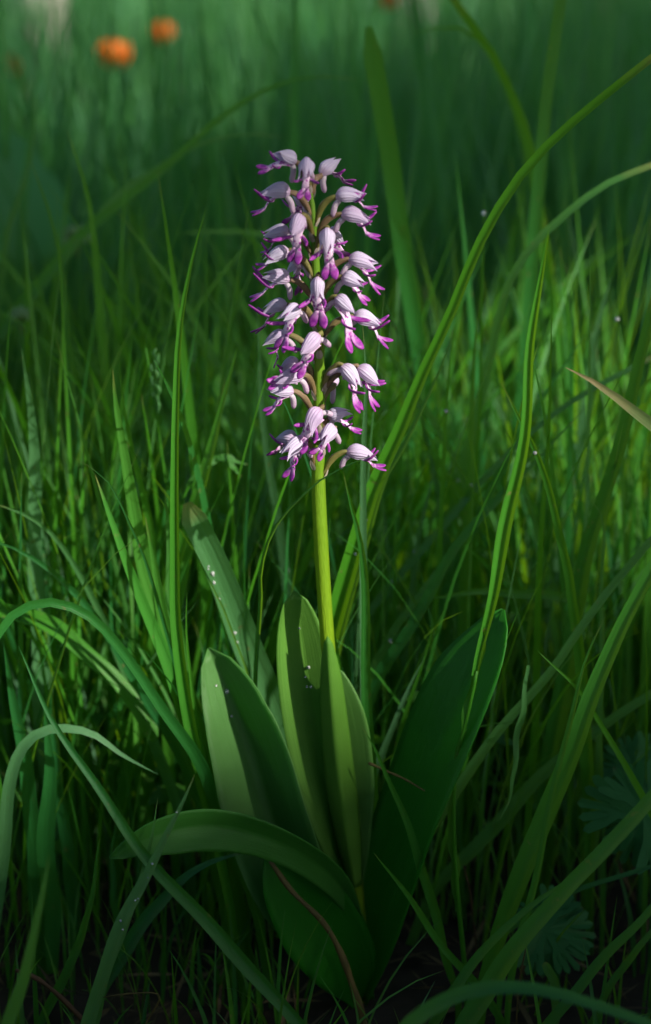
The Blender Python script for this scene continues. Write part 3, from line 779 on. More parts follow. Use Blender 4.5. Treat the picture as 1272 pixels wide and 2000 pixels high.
TUFT = thing('grass_tuft', 'sunny tuft of broad grass blades left of the folded orchid leaf', 'grass', G(408, .015))
# --- left of the orchid
hero('tall slim bright blade standing clear left of the flower spike', 25, .005, .0, [(405, 1560), (365, 1400), (343, 1230), (342, 1080), (341, 930), (342, 800), (351, 650), (378, 510), (406, 404)], 0.15, 0.55, rnd=.55, parent=TUFT, name='blade')
hero('bright upright blade with a dark pinched tip, left of the tall slim blade', 46, .05, .04, [(395, 1480), (325, 1250), (284, 1120), (262, 990), (240, 870), (225, 790), (219, 722)], .0, .2, rnd=.74, parent=TUFT, name='blade')
hero('glossy blade leaning left beside the sunny tuft', 36, .03, .015, [(405, 1540), (360, 1410), (318, 1280), (282, 1180), (245, 1090), (212, 1005), (187, 928)], -0.1, 0.4, rnd=.5, parent=TUFT, name='blade')
hero('thin dark blade bowed over in front of the sunny tuft', 11, .02, -.005, [(380, 1430), (330, 1250), (290, 1110), (245, 1010), (205, 935), (142, 892)], .3, .3, rnd=.1, parent=TUFT, name='blade')
hero('wide blunt blade with a browned cut end and wet sparkle, behind the folded leaf', 54, .055, .05, [(530, 1380), (490, 1270), (452, 1170), (410, 1070), (368, 982)], 0.1, 0.3, kind='blunt', rnd=.92)
hero('broad backlit blade at the heart of the sunny tuft', 42, .03, .02, [(400, 1540), (372, 1420), (345, 1290), (315, 1170), (298, 1090), (285, 1010)], .1, .3, rnd=.74, parent=TUFT, name='blade')
hero('pale narrow blade close behind the tall slim blade', 30, .045, .04, [(392, 1500), (356, 1330), (338, 1200), (330, 1080), (323, 955)], .1, .2, rnd=.8, parent=TUFT, name='blade')
hero('yellow green blade rising straight from the sunny tuft', 18, .02, .02, [(410, 1560), (392, 1440), (372, 1330), (352, 1230), (340, 1120)], .2, .25, rnd=.75, parent=TUFT, name='blade')
hero('thin stiff blade at the edge of the sunny tuft beside the folded leaf', 12, .01, .01, [(412, 1560), (395, 1460), (378, 1350), (362, 1240), (366, 1150)], .1, .3, rnd=.7, parent=TUFT, name='blade')
hero('long blade arching left out of the sunny tuft and drooping', 27, .0, -.02, [(412, 1550), (380, 1480), (320, 1390), (255, 1290), (180, 1205), (100, 1174), (30, 1198), (-20, 1268)], .25, .25, kind='off', rnd=.35, parent=TUFT, name='blade')
hero('backlit drooping blade with a blunt yellow tip under the arching blade', 33, .07, .05, [(-60, 1190), (20, 1195), (110, 1228), (190, 1290), (262, 1372), (302, 1446)], .1, .2, kind='blunt', rnd=.6, ground=False)
hero('grey green blade bent in a hoop over the shaded grass', 28, -.01, .0, [(-5, 1760), (8, 1640), (25, 1530), (52, 1455), (100, 1424), (175, 1432), (240, 1475), (312, 1512)], .1, .2, rnd=.95)
hero('long dark blade slanting across the foot of the orchid', 28, -.075, -.05, [(600, 2020), (515, 1925), (415, 1815), (300, 1690), (200, 1552), (112, 1420), (35, 1262)], 0.1, 0.45, rnd=.2)
hero('grey dewy blade pointing up over the arching leaf', 31, -.10, -.085, [(165, 2030), (195, 1920), (245, 1800), (300, 1690), (345, 1600), (379, 1510)], .3, .3, rnd=.98)
hero('slender blade bent at its foot in the dark lower grass', 19, -.05, -.06, [(95, 1975), (150, 1860), (166, 1790), (188, 1705), (197, 1632)], .2, .3, rnd=.15)
hero('soft blurred blade leaning at the dark edge of the grass', 36, -.17, -.18, [(15, 2030), (45, 1905), (75, 1790), (93, 1672)], .2, .2, rnd=.9)
hero('broad dark blade standing behind the hooped grey blade', 36, .03, .03, [(75, 1790), (70, 1650), (62, 1540), (38, 1420), (5, 1255)], .3, .25, rnd=.25)
hero('dark upright blade with a browned sheath in the lower grass', 40, .02, .02, [(105, 1900), (100, 1760), (95, 1620), (100, 1500), (85, 1380)], .2, .2, kind='tip', rnd=.3)
hero('narrow dark blade in the shade left of the arching leaf', 30, .05, .05, [(150, 1880), (140, 1740), (128, 1600), (110, 1470), (98, 1330)], .4, .3, rnd=.2)
hero('dark blade curving right under the arching leaf', 30, -.03, -.02, [(170, 2000), (245, 1860), (325, 1745), (395, 1692), (480, 1664)], .2, .3, rnd=.1)
hero('stiff thin blade crossing behind the grey dewy blade', 16, -.07, -.06, [(180, 2010), (215, 1900), (250, 1800), (272, 1730), (310, 1560)], .2, .3, rnd=.9)
hero('short thin dark blade in the shade below the arching leaf', 15, .02, .02, [(230, 1830), (222, 1760), (222, 1690), (224, 1600)], .2, .3, rnd=.15)
hero('pale broad blade standing among the left meadow grass', 40, .085, .085, [(78, 1200), (70, 1060), (66, 930), (62, 800), (42, 680)], .0, .15, rnd=.95)
hero('bright narrow blade pointing up right behind the spike', 30, .09, .09, [(370, 1010), (392, 935), (420, 840), (445, 755), (468, 672)], .4, .25, rnd=.7)
hero('bright backlit blade crossing behind the narrow right-pointing one', 32, .10, .10, [(385, 1000), (408, 900), (425, 830), (440, 740)], .5, .25, rnd=.75)
hero('hazy pale straw-green blade behind the lower flowers', 24, .12, .12, [(565, 1180), (548, 1060), (527, 930), (515, 800), (508, 700), (500, 600)], .1, .15, rnd=1.0)
hero('thin blade curving up from the dark to cross before the lowest flower', 11, .012, -.018, [(505, 1180), (508, 1110), (540, 1030), (605, 957), (640, 930), (690, 903), (744, 884)], .5, .4, rnd=.15)
hero('flat blade tip showing between the spike and the tall slim blade', 20, .26, .26, [(370, 640), (330, 590), (268, 538)], .2, .2, rnd=.9, ground=True)
hero('blurred thin blade lying level behind the upper flowers', 12, .30, .30, [(600, 456), (520, 456), (440, 452), (345, 455)], .2, .2, rnd=1.0, ground=False)
hero('blurred long blade arching right high behind the spike', 26, .34, .30, [(120, 500), (200, 425), (250, 385), (335, 318), (430, 232), (520, 175), (605, 150), (700, 156)], .3, .2, rnd=.45)
hero('blurred shorter blade arching below the high arching one', 24, .34, .32, [(190, 430), (280, 352), (340, 308), (410, 275), (480, 262), (556, 268)], .3, .2, rnd=.9)
hero('blurred bright blade leaning left before the round leaf', 26, .22, .22, [(215, 760), (200, 620), (185, 480), (168, 370), (133, 255)], .2, .2, rnd=.75)
hero('blurred dark blade bent across the round leaf', 20, .36, .36, [(5, 560), (22, 440), (45, 370), (62, 290), (68, 180)], .5, .3, rnd=.05)
hero('dark blade rising steeply left of the round leaf stalk', 22, .20, .2, [(140, 900), (135, 700), (125, 560), (100, 430), (60, 310)], .5, .3, rnd=.1)
hero('blurred leaning blade among the left middle grass', 24, .18, .17, [(240, 930), (215, 820), (180, 730), (140, 640)], .3, .2, rnd=.6)
hero('sunny blade behind the bright upright pair on the left', 24, .085, .085, [(300, 1130), (290, 1030), (262, 900), (245, 800), (235, 700)], .4, .2, rnd=.7)
hero('grey green blade bending over the ground cover left', 22, .06, .05, [(240, 1300), (180, 1160), (110, 1050), (40, 1000), (-30, 980)], .3, .25, rnd=.9)
hero('dull blade lying low toward the left edge of the grass', 26, .05, .04, [(270, 1340), (190, 1210), (110, 1120), (30, 1070), (-40, 1050)], .3, .25, rnd=.2)
# --- right of the orchid
hero('great bright blade slanting right with a kink near its end', 42, .055, .03, [(640, 1290), (690, 1090), (730, 950), (772, 860), (826, 730), (880, 615), (922, 510), (962, 428), (1020, 340), (1088, 268), (1180, 190), (1300, 95)], 0.1, 0.62, kind='kinked', rnd=.62)
hero('darker blade lying along the underside of the great bright blade', 22, .07, .06, [(650, 1330), (700, 1120), (745, 950), (790, 870), (850, 745), (885, 650)], .5, .3, rnd=.3)
hero('slim grey blade hanging straight behind the right-hand flowers', 21, .03, .03, [(715, 1290), (712, 1120), (713, 1000), (714, 860), (714, 740), (706, 630)], .1, .2, rnd=.98)
hero('curved dark blade just right of the bare stem', 27, .012, .005, [(722, 1370), (719, 1230), (712, 1130), (700, 1050), (684, 985), (671, 918)], .2, .25, rnd=.4)
hero('thin bright blade close against the right of the stem', 12, .02, .02, [(680, 1420), (665, 1300), (650, 1220), (640, 1120), (648, 1010)], .2, .25, rnd=.6)
hero('wide blade slanting in shade behind the right of the stem', 30, .08, .08, [(700, 1420), (740, 1320), (800, 1230), (850, 1150), (900, 1060), (980, 960), (1060, 870)], .2, .25, rnd=.3)
hero('long narrow blade slanting through the right grass', 18, .10, .1, [(690, 1400), (760, 1250), (830, 1150), (920, 1040), (1000, 950), (1090, 850), (1150, 790)], .3, .25, rnd=.85)
hero('blade leaning left across the tall jointed shoot', 26, .035, .02, [(1120, 1180), (1113, 1110), (1096, 1040), (1072, 950), (1042, 870), (1008, 800), (981, 746)], 0.1, 0.5, rnd=.5)
hero('strong blade leaning right at the edge of the right grass', 33, .07, .06, [(1105, 1300), (1130, 1150), (1152, 1055), (1187, 950), (1220, 830), (1246, 720), (1290, 560)], 0.1, 0.55, kind='off', rnd=.4)
hero('second blade beside the strong right-leaning blade', 24, .08, .07, [(1125, 1250), (1150, 1080), (1180, 980), (1205, 880), (1225, 760)], .45, .25, rnd=.35)
hero('long bright ribbed blade leaning right beside the divided leaf', 42, -.03, -.01, [(968, 1860), (990, 1795), (1032, 1680), (1082, 1550), (1122, 1450), (1152, 1370), (1192, 1280), (1232, 1190), (1300, 1060)], 0.05, 0.5, kind='off', rnd=.5)
hero('blade slanting up right behind the long bright ribbed blade', 23, .02, .03, [(895, 1545), (960, 1442), (1022, 1370), (1082, 1300), (1132, 1230), (1210, 1130), (1300, 1020)], .2, .25, kind='off', rnd=.85)
hero('narrow blade running up along the ribbed blade', 16, -.04, -.035, [(1060, 1640), (1082, 1550), (1110, 1430), (1142, 1300), (1181, 1213)], .2, .3, rnd=.4)
hero('drying blade with a pinkish brown pointed tip', 66, -.01, -.02, [(1420, 1000), (1350, 890), (1272, 826), (1200, 770), (1150, 738), (1107, 718)], .1, .25, m='dry_tip', rnd=.5)
hero('small dark blade sloping down right before the long dark leaf', 18, -.045, -.06, [(925, 1915), (850, 1832), (790, 1742), (732, 1664)], .2, .25, rnd=.4)
hero('thin bowed blade passing in front of the long dark leaf', 20, -.02, -.03, [(880, 1900), (842, 1770), (812, 1655), (776, 1560), (740, 1472), (704, 1418)], .2, .25, rnd=.45)
hero('stiff blade with a browned cut tip low on the right', 21, -.07, -.075, [(845, 2010), (910, 1905), (980, 1822), (1060, 1752), (1146, 1690)], .2, .3, rnd=.3)
hero('wide dark dewy blade slanting before the divided leaf', 40, -.09, -.10, [(960, 1930), (1010, 1855), (1100, 1742), (1180, 1660), (1310, 1520)], 0.1, 0.4, kind='off', rnd=.15)
hero('dark blade rising out of the lower right shade', 24, -.06, -.06, [(1080, 1990), (1140, 1915), (1182, 1870), (1300, 1745)], .3, .25, kind='off', rnd=.3)
hero('dim blade fanning right out of the lower right shade', 18, -.05, -.05, [(1150, 2020), (1190, 1940), (1240, 1860), (1300, 1790)], .3, .25, kind='off', rnd=.2)
hero('thin dim blade behind the wide dark dewy blade', 14, -.02, -.02, [(950, 1860), (1050, 1780), (1150, 1730), (1285, 1690)], .3, .25, kind='off', rnd=.2)
hero('out of focus dark blade arching along the bottom right ground', 36, -.19, -.20, [(760, 2060), (830, 1985), (930, 1938), (1040, 1932), (1150, 1960), (1290, 2010)], .2, .2, kind='off', rnd=.25)
hero('cut stub of a blade standing in the right shade', 18, -.03, -.03, [(1085, 1960), (1080, 1920), (1068, 1878)], .1, .2, kind='blunt', rnd=.9)
hero('grey pointed blade leaning in the gap left of the long dark leaf', 21, .03, .03, [(735, 1500), (770, 1410), (800, 1345), (830, 1284)], .1, .2, rnd=1.0)
hero('small bright blade tip above the grey leaning blade', 13, .05, .05, [(800, 1380), (822, 1300), (838, 1250), (846, 1205)], .1, .2, rnd=.6)
hero('short striped blade tip crossing the right slanting blade', 18, -.01, -.01, [(1165, 1400), (1130, 1345), (1100, 1315), (1047, 1268)], .1, .2, rnd=.6)
hero('thin wavy blade hanging in the dark right of the long leaf', 12, .0, .0, [(1030, 1300), (1018, 1400), (1010, 1470), (998, 1545), (975, 1604)], .3, .2, rnd=.9, ground=False)
hero('level blade crossing the dark right grass', 20, .09, .09, [(1150, 1180), (1080, 1162), (1000, 1158), (920, 1156), (840, 1170)], .3, .3, rnd=.8, ground=False)
hero('blade slanting low in shade right of the long dark leaf', 30, .05, .05, [(930, 1650), (1000, 1580), (1090, 1490), (1180, 1420), (1300, 1340)], .3, .25, kind='off', rnd=.8)
hero('blurred wide dark blade with a ragged cut end above the spike', 34, .27, .26, [(860, 900), (825, 720), (800, 560), (775, 400), (750, 240), (722, 52)], .1, .2, kind='blunt', rnd=.3)
hero('blurred thick blade standing tall above the kinked bright blade', 36, .26, .26, [(1030, 640), (1042, 480), (1058, 330), (1072, 180), (1090, 40), (1105, -80)], .1, .2, kind='off', rnd=.3)
hero('blurred arching blade coming down beside the thick tall blade', 26, .32, .32, [(1060, 430), (1040, 300), (1005, 200), (960, 105), (930, 60), (870, -30)], .3, .2, kind='off', rnd=.5)
hero('blurred blade bent over level above the spike', 26, .36, .36, [(1050, 420), (1020, 260), (985, 150), (945, 82), (890, 52), (800, 66)], .4, .2, rnd=.2)
hero('soft blade reaching right below the kinked bright blade', 22, .17, .16, [(960, 700), (1000, 545), (1050, 470), (1092, 428), (1180, 362), (1290, 318)], .2, .2, kind='off', rnd=.85)
hero('yellow backlit blade in the right middle grass', 24, .13, .13, [(912, 1060), (915, 950), (918, 830), (928, 700), (938, 580)], .5, .25, rnd=.75)
hero('thin straight blade with a fine tip behind the kinked blade', 11, .16, .16, [(935, 800), (940, 640), (943, 500), (944, 368)], .2, .2, rnd=.6)
hero('narrow bright blade upright beside the tall jointed shoot', 15, .06, .06, [(1065, 960), (1072, 830), (1076, 720), (1081, 588)], .2, .2, rnd=.65)
hero('wide hazy grey blade in the right middle grass', 42, .22, .22, [(1120, 960), (1138, 850), (1155, 720), (1175, 620), (1195, 540)], .1, .15, rnd=1.0)
hero('thin upright blade at the right of the hazy grey blade', 10, .14, .14, [(1215, 820), (1211, 700), (1208, 580), (1205, 472)], .2, .2, rnd=.8)
hero('narrow blade tip with a dew bead behind the great bright blade', 14, .10, .10, [(868, 900), (876, 780), (884, 680), (896, 598)], .2, .2, rnd=.7)
hero('dim slanting blade crossing behind the right leaning blades', 18, .13, .13, [(890, 1000), (980, 900), (1070, 820), (1160, 760), (1290, 690)], .3, .2, kind='off', rnd=.9)
hero('grey shaded blade leaning behind the yellow backlit blade', 22, .14, .14, [(800, 1240), (815, 1100), (830, 1000), (850, 900)], .3, .2, rnd=1.0)
hero('small curled blade end on the strong right blade', 16, .05, .05, [(1180, 1120), (1182, 1050), (1172, 1000), (1150, 975)], .2, .2, rnd=.9)

# jointed shoots: stem with blades
s1 = thing('grass_shoot', 'tall jointed grass shoot right of the orchid with twisted blade', 'grass', G(890, -.02))
rod('stem', [(905, 1860), (890, 1700), (886, 1560), (893, 1480), (915, 1390), (932, 1310)], -.02, -.02, 10, 'grass', s1, .6)
hero('shoot blade upper', 27, -.02, -.03, [(930, 1320), (940, 1270), (962, 1175), (987, 1050), (1011, 920), (1026, 800), (1036, 680), (1055, 545), (1073, 442)], .05, .6, rnd=.55, parent=s1, name='blade', ground=False)
hero('shoot blade lower', 14, -.02, -.02, [(890, 1490), (910, 1410), (928, 1330), (942, 1250), (945, 1180)], .2, .2, rnd=.6, parent=s1, name='blade', ground=False)
hero('shoot blade foot', 17, -.02, -.015, [(893, 1780), (887, 1680), (884, 1580), (889, 1500)], .2, .3, rnd=.8, parent=s1, name='sheath', ground=False)
s2 = thing('grass_shoot', 'thin flowering grass shoot in the left meadow with small green spikelets', 'grass', G(320, .12))
rod('stem', [(330, 1000), (318, 900), (300, 780), (285, 680)], .12, .12, 5, 'grass', s2, .6)
for q in range(12):
    a = np.array(P(302 + q * .5 + random.uniform(-7, 9), 700 + q * 10, .12)) - np.array(s2.location)
    c = spline([a, a + np.array([random.uniform(-.001, .001), 0, .0025]), a + np.array([random.uniform(-.002, .002), 0, .005])], 5)
    V, F, U = tube(c, np.array([.0003, .0009, .0011, .0008, .0002]), k=6); mk('spikelet', V, F, U, 'grass', s2, None, .9)
s3 = thing('grass_shoot', 'drooping jointed shoot with short level blades beside the blunt wide blade', 'grass', G(350, .1))
rod('stem', [(345, 1080), (352, 1000), (368, 950), (410, 908)], .1, .1, 7, 'grass', s3, .6)
hero('shoot three upper', 16, .1, .1, [(365, 955), (395, 915), (430, 895), (485, 908)], .2, .2, rnd=.8, parent=s3, name='blade', ground=False)
hero('shoot three side', 14, .1, .1, [(410, 908), (440, 893), (455, 910), (472, 930)], .2, .2, rnd=.8, parent=s3, name='blade', ground=False)

# more small tufts standing in the sward behind
for n_t in range(44):
    Y = random.uniform(.14, .45); half = .1944 * (Y + .69) * 1.05
    x0 = -.017 + random.uniform(-half, half)
    left = x0 < -.02; near = Y < .27
    nb = random.randint(4, 7); tall = random.random() < .5
    lab = (('tall' if tall else 'low') + ' tuft of ' + {4: 'four', 5: 'five', 6: 'six', 7: 'seven'}[nb] + ' slender blades ' + ('close behind' if near else 'well back behind') + (' the sunny broad tuft' if left else ' the jointed grass shoot'))
    tf = thing('grass_tuft', lab, 'grass', (x0, Y, 0), 'slender tufts in the sward behind the orchid')
    for n_b in range(nb):
        h = random.uniform(.26, .40) if tall else random.uniform(.16, .26); az = random.uniform(0, 6.28); ln_ = abs(random.gauss(.12, .1)); bd = random.uniform(0, .9)
        c = [[random.gauss(0, .005), random.gauss(0, .005), -.008]]; m_ = 7
        for q in range(1, m_ + 1):
            th = ln_ + bd * (q / m_) ** 1.6
            c.append([c[-1][0] + math.cos(az) * math.sin(th) * h / m_, c[-1][1] + math.sin(az) * math.sin(th) * h / m_, c[-1][2] + math.cos(th) * h / m_])
        c = spline(c, 16); t = np.linspace(0, 1, 16)
        hw = random.uniform(.0018, .0036) * (np.minimum(1, .5 + 1.5 * t) * (1 - t ** 3.0) + .012)
        fn = np.array([math.cos(az + 1.2), math.sin(az + 1.2), .2])
        V, F, U, N = ribbon(c, hw, np.broadcast_to(fn, c.shape), random.uniform(.15, .4), np.linspace(0, random.gauss(0, .8), 16), 3)
        mk('blade', V, F, U, 'grass', tf, None, random.uniform(0, 1))

# ------------------------------------------------------------------ dead stalks on and before the leaves
def stalk(label, pts, Yb, Yt, w, name='dead_stalk', group=None, rnd=.4, ground=True):
    c, hw, ro = blade_geo(w, Yb, Yt, pts, 0, 0, 'stem', ground=ground)
    hw = hw * np.linspace(1, .55, len(c)) * (1 + .15 * np.sin(np.linspace(0, 30, len(c))))
    V, F, U = tube(c, hw, hw * .6, k=7)
    o = mk(name, V, F, U, 'straw', None, c[0].copy(), rnd); return tag(o, label, 'dead stalk', group)
stalk('straw coloured dead stalk curving over the dark lowest leaf', [(715, 2010), (690, 1930), (665, 1860), (630, 1800), (570, 1740), (528, 1682)], -.035, -.03, 17, rnd=.3)
stalk('short brown dead bit sticking out beside the long dark leaf', [(720, 1490), (760, 1508), (795, 1524), (830, 1545)], -.012, -.02, 6, rnd=.0, ground=False)
stalk('thin pale dead stalk bent upright in the right shade', [(1008, 2010), (1014, 1920), (1030, 1840)], -.05, -.05, 4, rnd=.4)
stalk('purplish withered blade lying in the dark left corner', [(160, 1990), (110, 1940), (70, 1910), (30, 1895)], -.06, -.06, 16, rnd=1.0)
stalk('thin brown twig standing in the dark right of the leaf', [(925, 1800), (918, 1740), (905, 1690)], .02, .02, 5, rnd=1.0)
stalk('thin bent stalk low in the left foreground', [(285, 2000), (312, 1945), (260, 1940), (200, 1948)], -.08, -.08, 5, rnd=.2)

# ------------------------------------------------------------------ divided leaves (cut-leaved herb)
def lobe_mesh(L, w, fork):
    """a wedge-shaped segment with three to five blunt finger lobes, in the xy plane, tip along +x"""
    outl = []
    k = fork
    pts = [(0, -.05 * w), (.38 * L, -.16 * w)]
    for i in range(k):
        a = (i - (k - 1) / 2) * (.95 / k) * 1.6
        ln = L * (1 - .10 * abs(i - (k - 1) / 2)); d = (math.cos(a * .8), math.sin(a * .8)); nrm = (-d[1], d[0])
        o = (.42 * L, (i - (k - 1) / 2) * .10 * w)
        e = (o[0] + d[0] * ln * .56, o[1] + d[1] * ln * .56); f = .055 * L
        pts += [(o[0] + d[0] * .12 * L - nrm[0] * f * .8, o[1] + d[1] * .12 * L - nrm[1] * f * .8), (e[0] - d[0] * .05 * L - nrm[0] * f * 1.25, e[1] - d[1] * .05 * L - nrm[1] * f * 1.25), (e[0] + d[0] * .02 * L, e[1] + d[1] * .02 * L),
                (e[0] - d[0] * .05 * L + nrm[0] * f * 1.25, e[1] - d[1] * .05 * L + nrm[1] * f * 1.25), (o[0] + d[0] * .12 * L + nrm[0] * f * .8, o[1] + d[1] * .12 * L + nrm[1] * f * .8)]
    pts += [(.38 * L, .16 * w), (0, .05 * w)]
    return np.array(pts)

def cut_leaf(label, center, size, normal, up, k=7, seed=0):
    rng = np.random.default_rng(seed)
    foot = Vector((center.x + .01, center.y + .015, 0))
    t = thing('cut_leaf_herb', label, 'herb', foot, 'divided leaves in the right shade')
    c0 = np.array(center) - np.array(foot)
    c = spline([[0, 0, -.005], c0 * [.3, .3, .6], c0], 10)
    V, F, U = tube(c, np.linspace(.0012, .0007, 10), k=6); mk('stalk', V, F, U, 'cut_leaf', t)
    n = unit(np.array(normal, float)); u = unit(np.array(up, float) - n * (np.array(up) @ n)); s = np.cross(u, n)
    for i in range(k):
        a = (i - (k - 1) / 2) * (2 * math.pi * .80 / k) + rng.normal(0, .12)
        d = u * math.cos(a) + s * math.sin(a); w = np.cross(n, d)
        Lb = size * rng.uniform(.75, 1.2) * (1 - .12 * abs(i - (k - 1) / 2) / 3)
        o2 = lobe_mesh(Lb, size, 5 if abs(i - (k - 1) / 2) < 2.5 else 4)
        droop = rng.uniform(-.1, .35)
        V = c0 + o2[:, :1] * d + o2[:, 1:] * w - n * (o2[:, :1] ** 2 / Lb * droop) + n * np.abs(o2[:, 1:]) * .22
        V = np.vstack([V, c0 + d * Lb * .45 - n * Lb * .2 * droop])
        m_ = len(o2); F = [(m_, j, (j + 1) % m_) for j in range(m_)]
        U = np.vstack([np.stack([.5 + o2[:, 1] / size, np.clip(o2[:, 0] / Lb, 0, 1)], 1), [[.5, .45]]])
        ob = mk('lobe', V, F, U, 'cut_leaf', t, rnd=rng.uniform(0, 1), smooth=False)
        sd = ob.modifiers.new('thickness', 'SOLIDIFY'); sd.thickness = 0.0004
cut_leaf('deeply divided leaf behind the wide dark dewy blade', P(1262, 1590, .015), .030, (-.25, -.75, .6), (-.75, -.1, .35), 7, 1)
cut_leaf('dim divided leaf low beside the cut blade stub', P(1065, 1815, .0), .024, (.1, -.6, .8), (.5, .3, -.5), 7, 2)
cut_leaf('small divided leaf in the gap behind the deeply divided one', P(1240, 1500, .06), .022, (-.1, -.7, .6), (-.3, .2, .9), 5, 3)

# ------------------------------------------------------------------ blurred meadow plants behind
def globe_flower(label, p, dia, seed):
    rng = np.random.default_rng(seed)
    foot = Vector((p.x + rng.uniform(-.02, .02), p.y, 0))
    t = thing('globe_flower', label, 'flower', foot, 'orange globe flowers in the meadow')
    c0 = np.array(p) - np.array(foot)
    c = spline([[0, 0, -.01], [c0[0] * .6, 0, c0[2] * .5], c0 - [0, 0, dia * .4]], 10)
    V, F, U = tube(c, np.linspace(.0022, .0014, 10), k=6); mk('stem', V, F, U, 'far_grass', t)
    for k_ in range(12):
        a = k_ * 2.4; ring = k_ / 12; r = dia * (.5 - .16 * ring) * rng.uniform(.75, 1.25)
        tt = np.linspace(0, 1, 6)
        d = np.array([math.cos(a), math.sin(a), 0])
        ph = -1.3 + tt * (1.9 + .7 * ring)
        c = c0 + d * (np.cos(ph) * r)[:, None] + np.array([0, 0, 1.]) * (np.sin(ph) * r)[:, None]
        n0 = c - c0
        V, F, U, N = ribbon(c, dia * np.array([.10, .22, .30, .32, .26, .08]), n0, 0, 0, 5, -.25)
        mk('petal', V, F, U, 'orange', t, rnd=rng.uniform(0, 1))
    for k_ in range(3):
        z = c0[2] * rng.uniform(.2, .6); a = rng.uniform(0, 6.28); d = np.array([math.cos(a), math.sin(a), .35])
        q = np.array([c0[0] * .4, 0, z]); c = spline([q, q + d * .03, q + d * .06 - [0, 0, .012]], 7)
        V, F, U, N = ribbon(c, np.array([.001, .006, .010, .012, .011, .007, .001]), np.broadcast_to([0, 0, 1.], c.shape), .2, 0, 5)
        mk('leaf', V, F, U, 'far_grass', t, rnd=.5)
globe_flower('larger orange globe flower glowing in the meadow behind the round leaf', P(222, 100, 1.55), .038, 1)
globe_flower('smaller orange globe flower standing beyond the larger one', P(319, 60, 1.9), .038, 2)
globe_flower('faint orange globe flower half sunk in the meadow grass', P(20, 128, 2.1), .036, 3)
globe_flower('orange globe flower far off above the ragged cut blade', P(757, -2, 2.4), .036, 4)

def round_leaf():
    p = P(30, 375, .66); foot = Vector((p.x - .01, p.y + .02, 0))
    t = thing('broad_leaf_herb', 'pale round leaf on a stalk, blurred in the left meadow', 'herb', foot)
    c0 = np.array(p) - np.array(foot)
    c = spline([[0, 0, -.01], c0 * .5 + [.005, 0, 0], c0 - [0, 0, .03]], 10)
    V, F, U = tube(c, np.linspace(.002, .0013, 10), k=6); mk('stalk', V, F, U, 'broad_leaf', t)
    mm = .00034
    cl = spline([c0 + [.014, 0, -.055], c0 + [.006, 0, -.02], c0 + [-.003, .008, .015], c0 + [-.014, .02, .050]], 14)
    tt = np.linspace(0, 1, 14)
    V, F, U, N = ribbon(cl, .038 * np.interp(tt, [0, .08, .25, .5, .75, .92, 1], [.25, .82, 1, .86, .58, .24, .02]) * (1 + .06 * np.sin(tt * 17)), np.broadcast_to([.5, -1., .6], cl.shape), .32, .25, 9, .1)
    mk('leaf', V, F, U, 'broad_leaf', t, rnd=.6)
round_leaf()

def pale_head(label, p, r, seed):
    rng = np.random.default_rng(seed); foot = Vector((p.x, p.y, 0))
    t = thing('pale_flower_head', label, 'flower', foot, 'pale flower heads in the left meadow')
    c0 = np.array(p) - np.array(foot)
    V, F, U = tube(spline([[0, 0, -.01], c0 * .5 + [.004, 0, 0], c0], 8), np.linspace(.0016, .001, 8), k=6); mk('stem', V, F, U, 'grass', t)
    for k_ in range(26):
        d = unit(rng.normal(size=3)); d[2] = abs(d[2]) * .8 - .15; d = unit(d)
        c = np.array([c0 + d * r * .2, c0 + d * r * .7, c0 + d * r])
        V, F, U = tube(c, np.array([.0006, .0018, .0008]), k=5, n0=np.array([.3, .5, .8])); mk('floret', V, F, U, 'pale_head', t, rnd=rng.uniform(0, 1))
pale_head('pale fluffy flower head blurred beside the round leaf', P(150, 468, .40), .011, 5)
pale_head('dimmer pale flower head lower among the left blades', P(40, 620, .30), .007, 6)

# ------------------------------------------------------------------ dew
def unit_drop():
    import bmesh
    bm = bmesh.new(); bmesh.ops.create_icosphere(bm, subdivisions=3, radius=1.0)
    for v in bm.verts:
        if v.co.z < -.35: v.co.z = -.35
    for f in bm.faces: f.smooth = True
    me = bpy.data.meshes.new('dew_drop'); bm.to_mesh(me); bm.free(); me.materials.append(M['dew']); return me
DROP = unit_drop()
def drop(loc, nrm, r, label, group):
    o = bpy.data.objects.new('dew_drop', DROP); COL.objects.link(o)
    o.location = loc; o.rotation_euler = Vector(nrm).to_track_quat('Z', 'Y').to_euler(); o.scale = (r, r, r)
    return tag(o, label, 'dew drop', group)
def dew_on(label_blade, ts, off, rr, label, group):
    c, hw, N = HERO[label_blade]
    for t in ts:
        i = min(len(c) - 2, int(t * (len(c) - 1)))
        n_ = N[i]; w = np.cross(tangents(c)[i], n_); s = random.uniform(*off)
        p = c[i] + (c[i + 1] - c[i]) * random.random() + w * s * hw[i] + n_ * (abs(s) * hw[i] * .2 + .0003)
        drop(p, n_, random.uniform(*rr), label, group)
dew_on('wide blunt blade with a browned cut end and wet sparkle, behind the folded leaf', [.80, .82, .835, .85, .86, .87, .88, .73, .76, .70], (-.7, -.5), (.0004, .0010), 'bright dew drop on the wide blunt blade', 'dew on the wide blunt blade')
dew_on('great bright blade slanting right with a kink near its end', [.42, .5], (-.2, .6), (.0007, .0009), 'single dew drop on the great bright blade', 'dew on the great bright blade')
dew_on('grey dewy blade pointing up over the arching leaf', [random.uniform(.45, .9) for _ in range(7)], (-.8, .8), (.0003, .0006), 'tiny dew drop beading the grey dewy blade', 'dew on the grey dewy blade')
dew_on('narrow blade tip with a dew bead behind the great bright blade', [.86], (-.2, .2), (.0011, .0012), 'round dew bead near the narrow blade tip', 'dew bead')
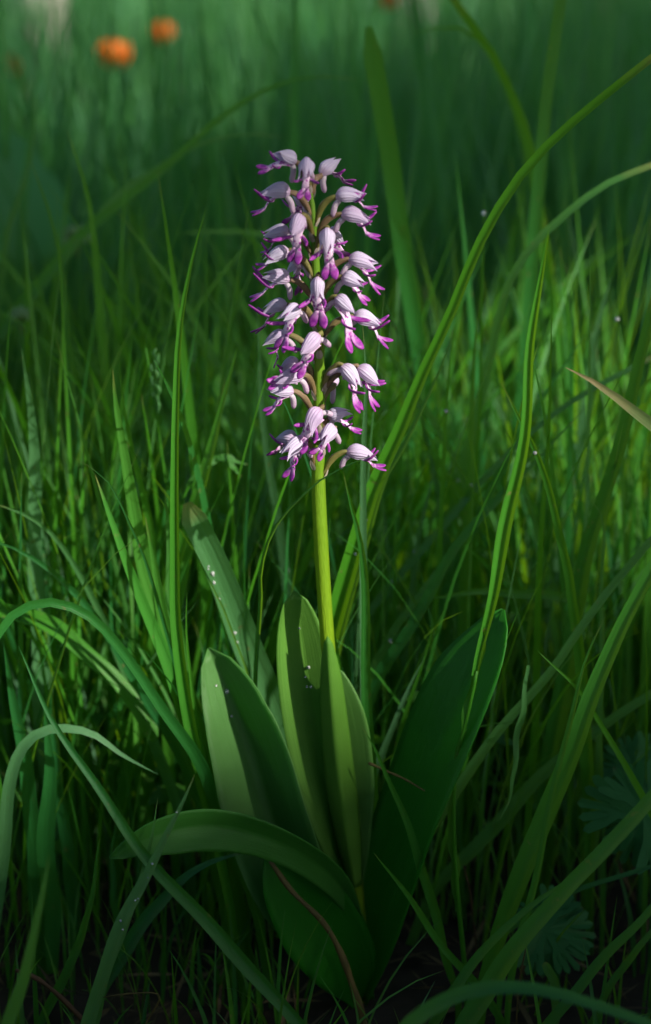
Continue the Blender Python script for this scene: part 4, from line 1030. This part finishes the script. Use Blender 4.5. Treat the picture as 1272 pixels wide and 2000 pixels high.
for nm, ts in [('hazy pale straw-green blade behind the lower flowers', [.55]), ('yellow backlit blade in the right middle grass', [.3, .33, .7]), ('long narrow blade slanting through the right grass', [.5, .8]),
               ('bright narrow blade pointing up right behind the spike', [.7]), ('thin upright blade at the right of the hazy grey blade', [.9]), ('soft blade reaching right below the kinked bright blade', [.5]),
               ('slim grey blade hanging straight behind the right-hand flowers', [.3]), ('thin straight blade with a fine tip behind the kinked blade', [.95]), ('grey shaded blade leaning behind the yellow backlit blade', [.8]),
               ('blade leaning left across the tall jointed shoot', [.9]), ('dim slanting blade crossing behind the right leaning blades', [.3, .5])]:
    dew_on(nm, ts, (-.6, .6), (.0008, .0013), 'dew bead on the ' + nm.split(' behind ')[0].split(' below ')[0].split(' across ')[0].split(' crossing ')[0].split(' at the ')[0].split(' in the ')[0].split(' through ')[0], 'dew beads in the grass')

bpy.context.view_layer.update()
def dew_on_leaf(leaf, px, py, r, label, group):
    me = leaf.data; best = None
    rt = Vector((1, 0, 0)); upv = Vector((0, math.sin(PITCH), math.cos(PITCH))); fw = Vector((0, math.cos(PITCH), -math.sin(PITCH)))
    for v in me.vertices:
        d = v.co - CAM; z = d.dot(fw); x = 636 + d.dot(rt) / z / T * 1000; y = 1000 - d.dot(upv) / z / T * 1000
        e = (x - px) ** 2 + (y - py) ** 2
        if best is None or e < best[0]: best = (e, v.co.copy(), v.normal.copy())
    n = best[2]
    if n.dot(CAM - best[1]) < 0: n = -n
    drop(best[1] + n * .0004, n, r, label, group)
LV = [o for o in orchid.children if o.name.startswith('leaf')]
for (k, x, y, r) in [(0, 440, 1345, .0013), (0, 425, 1340, .0006), (0, 455, 1405, .0007), (0, 445, 1398, .0006), (1, 600, 1300, .0008), (1, 606, 1350, .0008), (1, 596, 1318, .0006), (1, 585, 1230, .0005), (1, 603, 1345, .0006)]:
    dew_on_leaf(LV[k], x, y, r, 'dew drop glinting on the ' + ('folded left leaf' if k == 0 else 'upright pale leaf') + ' of the orchid', 'dew on the orchid leaves')
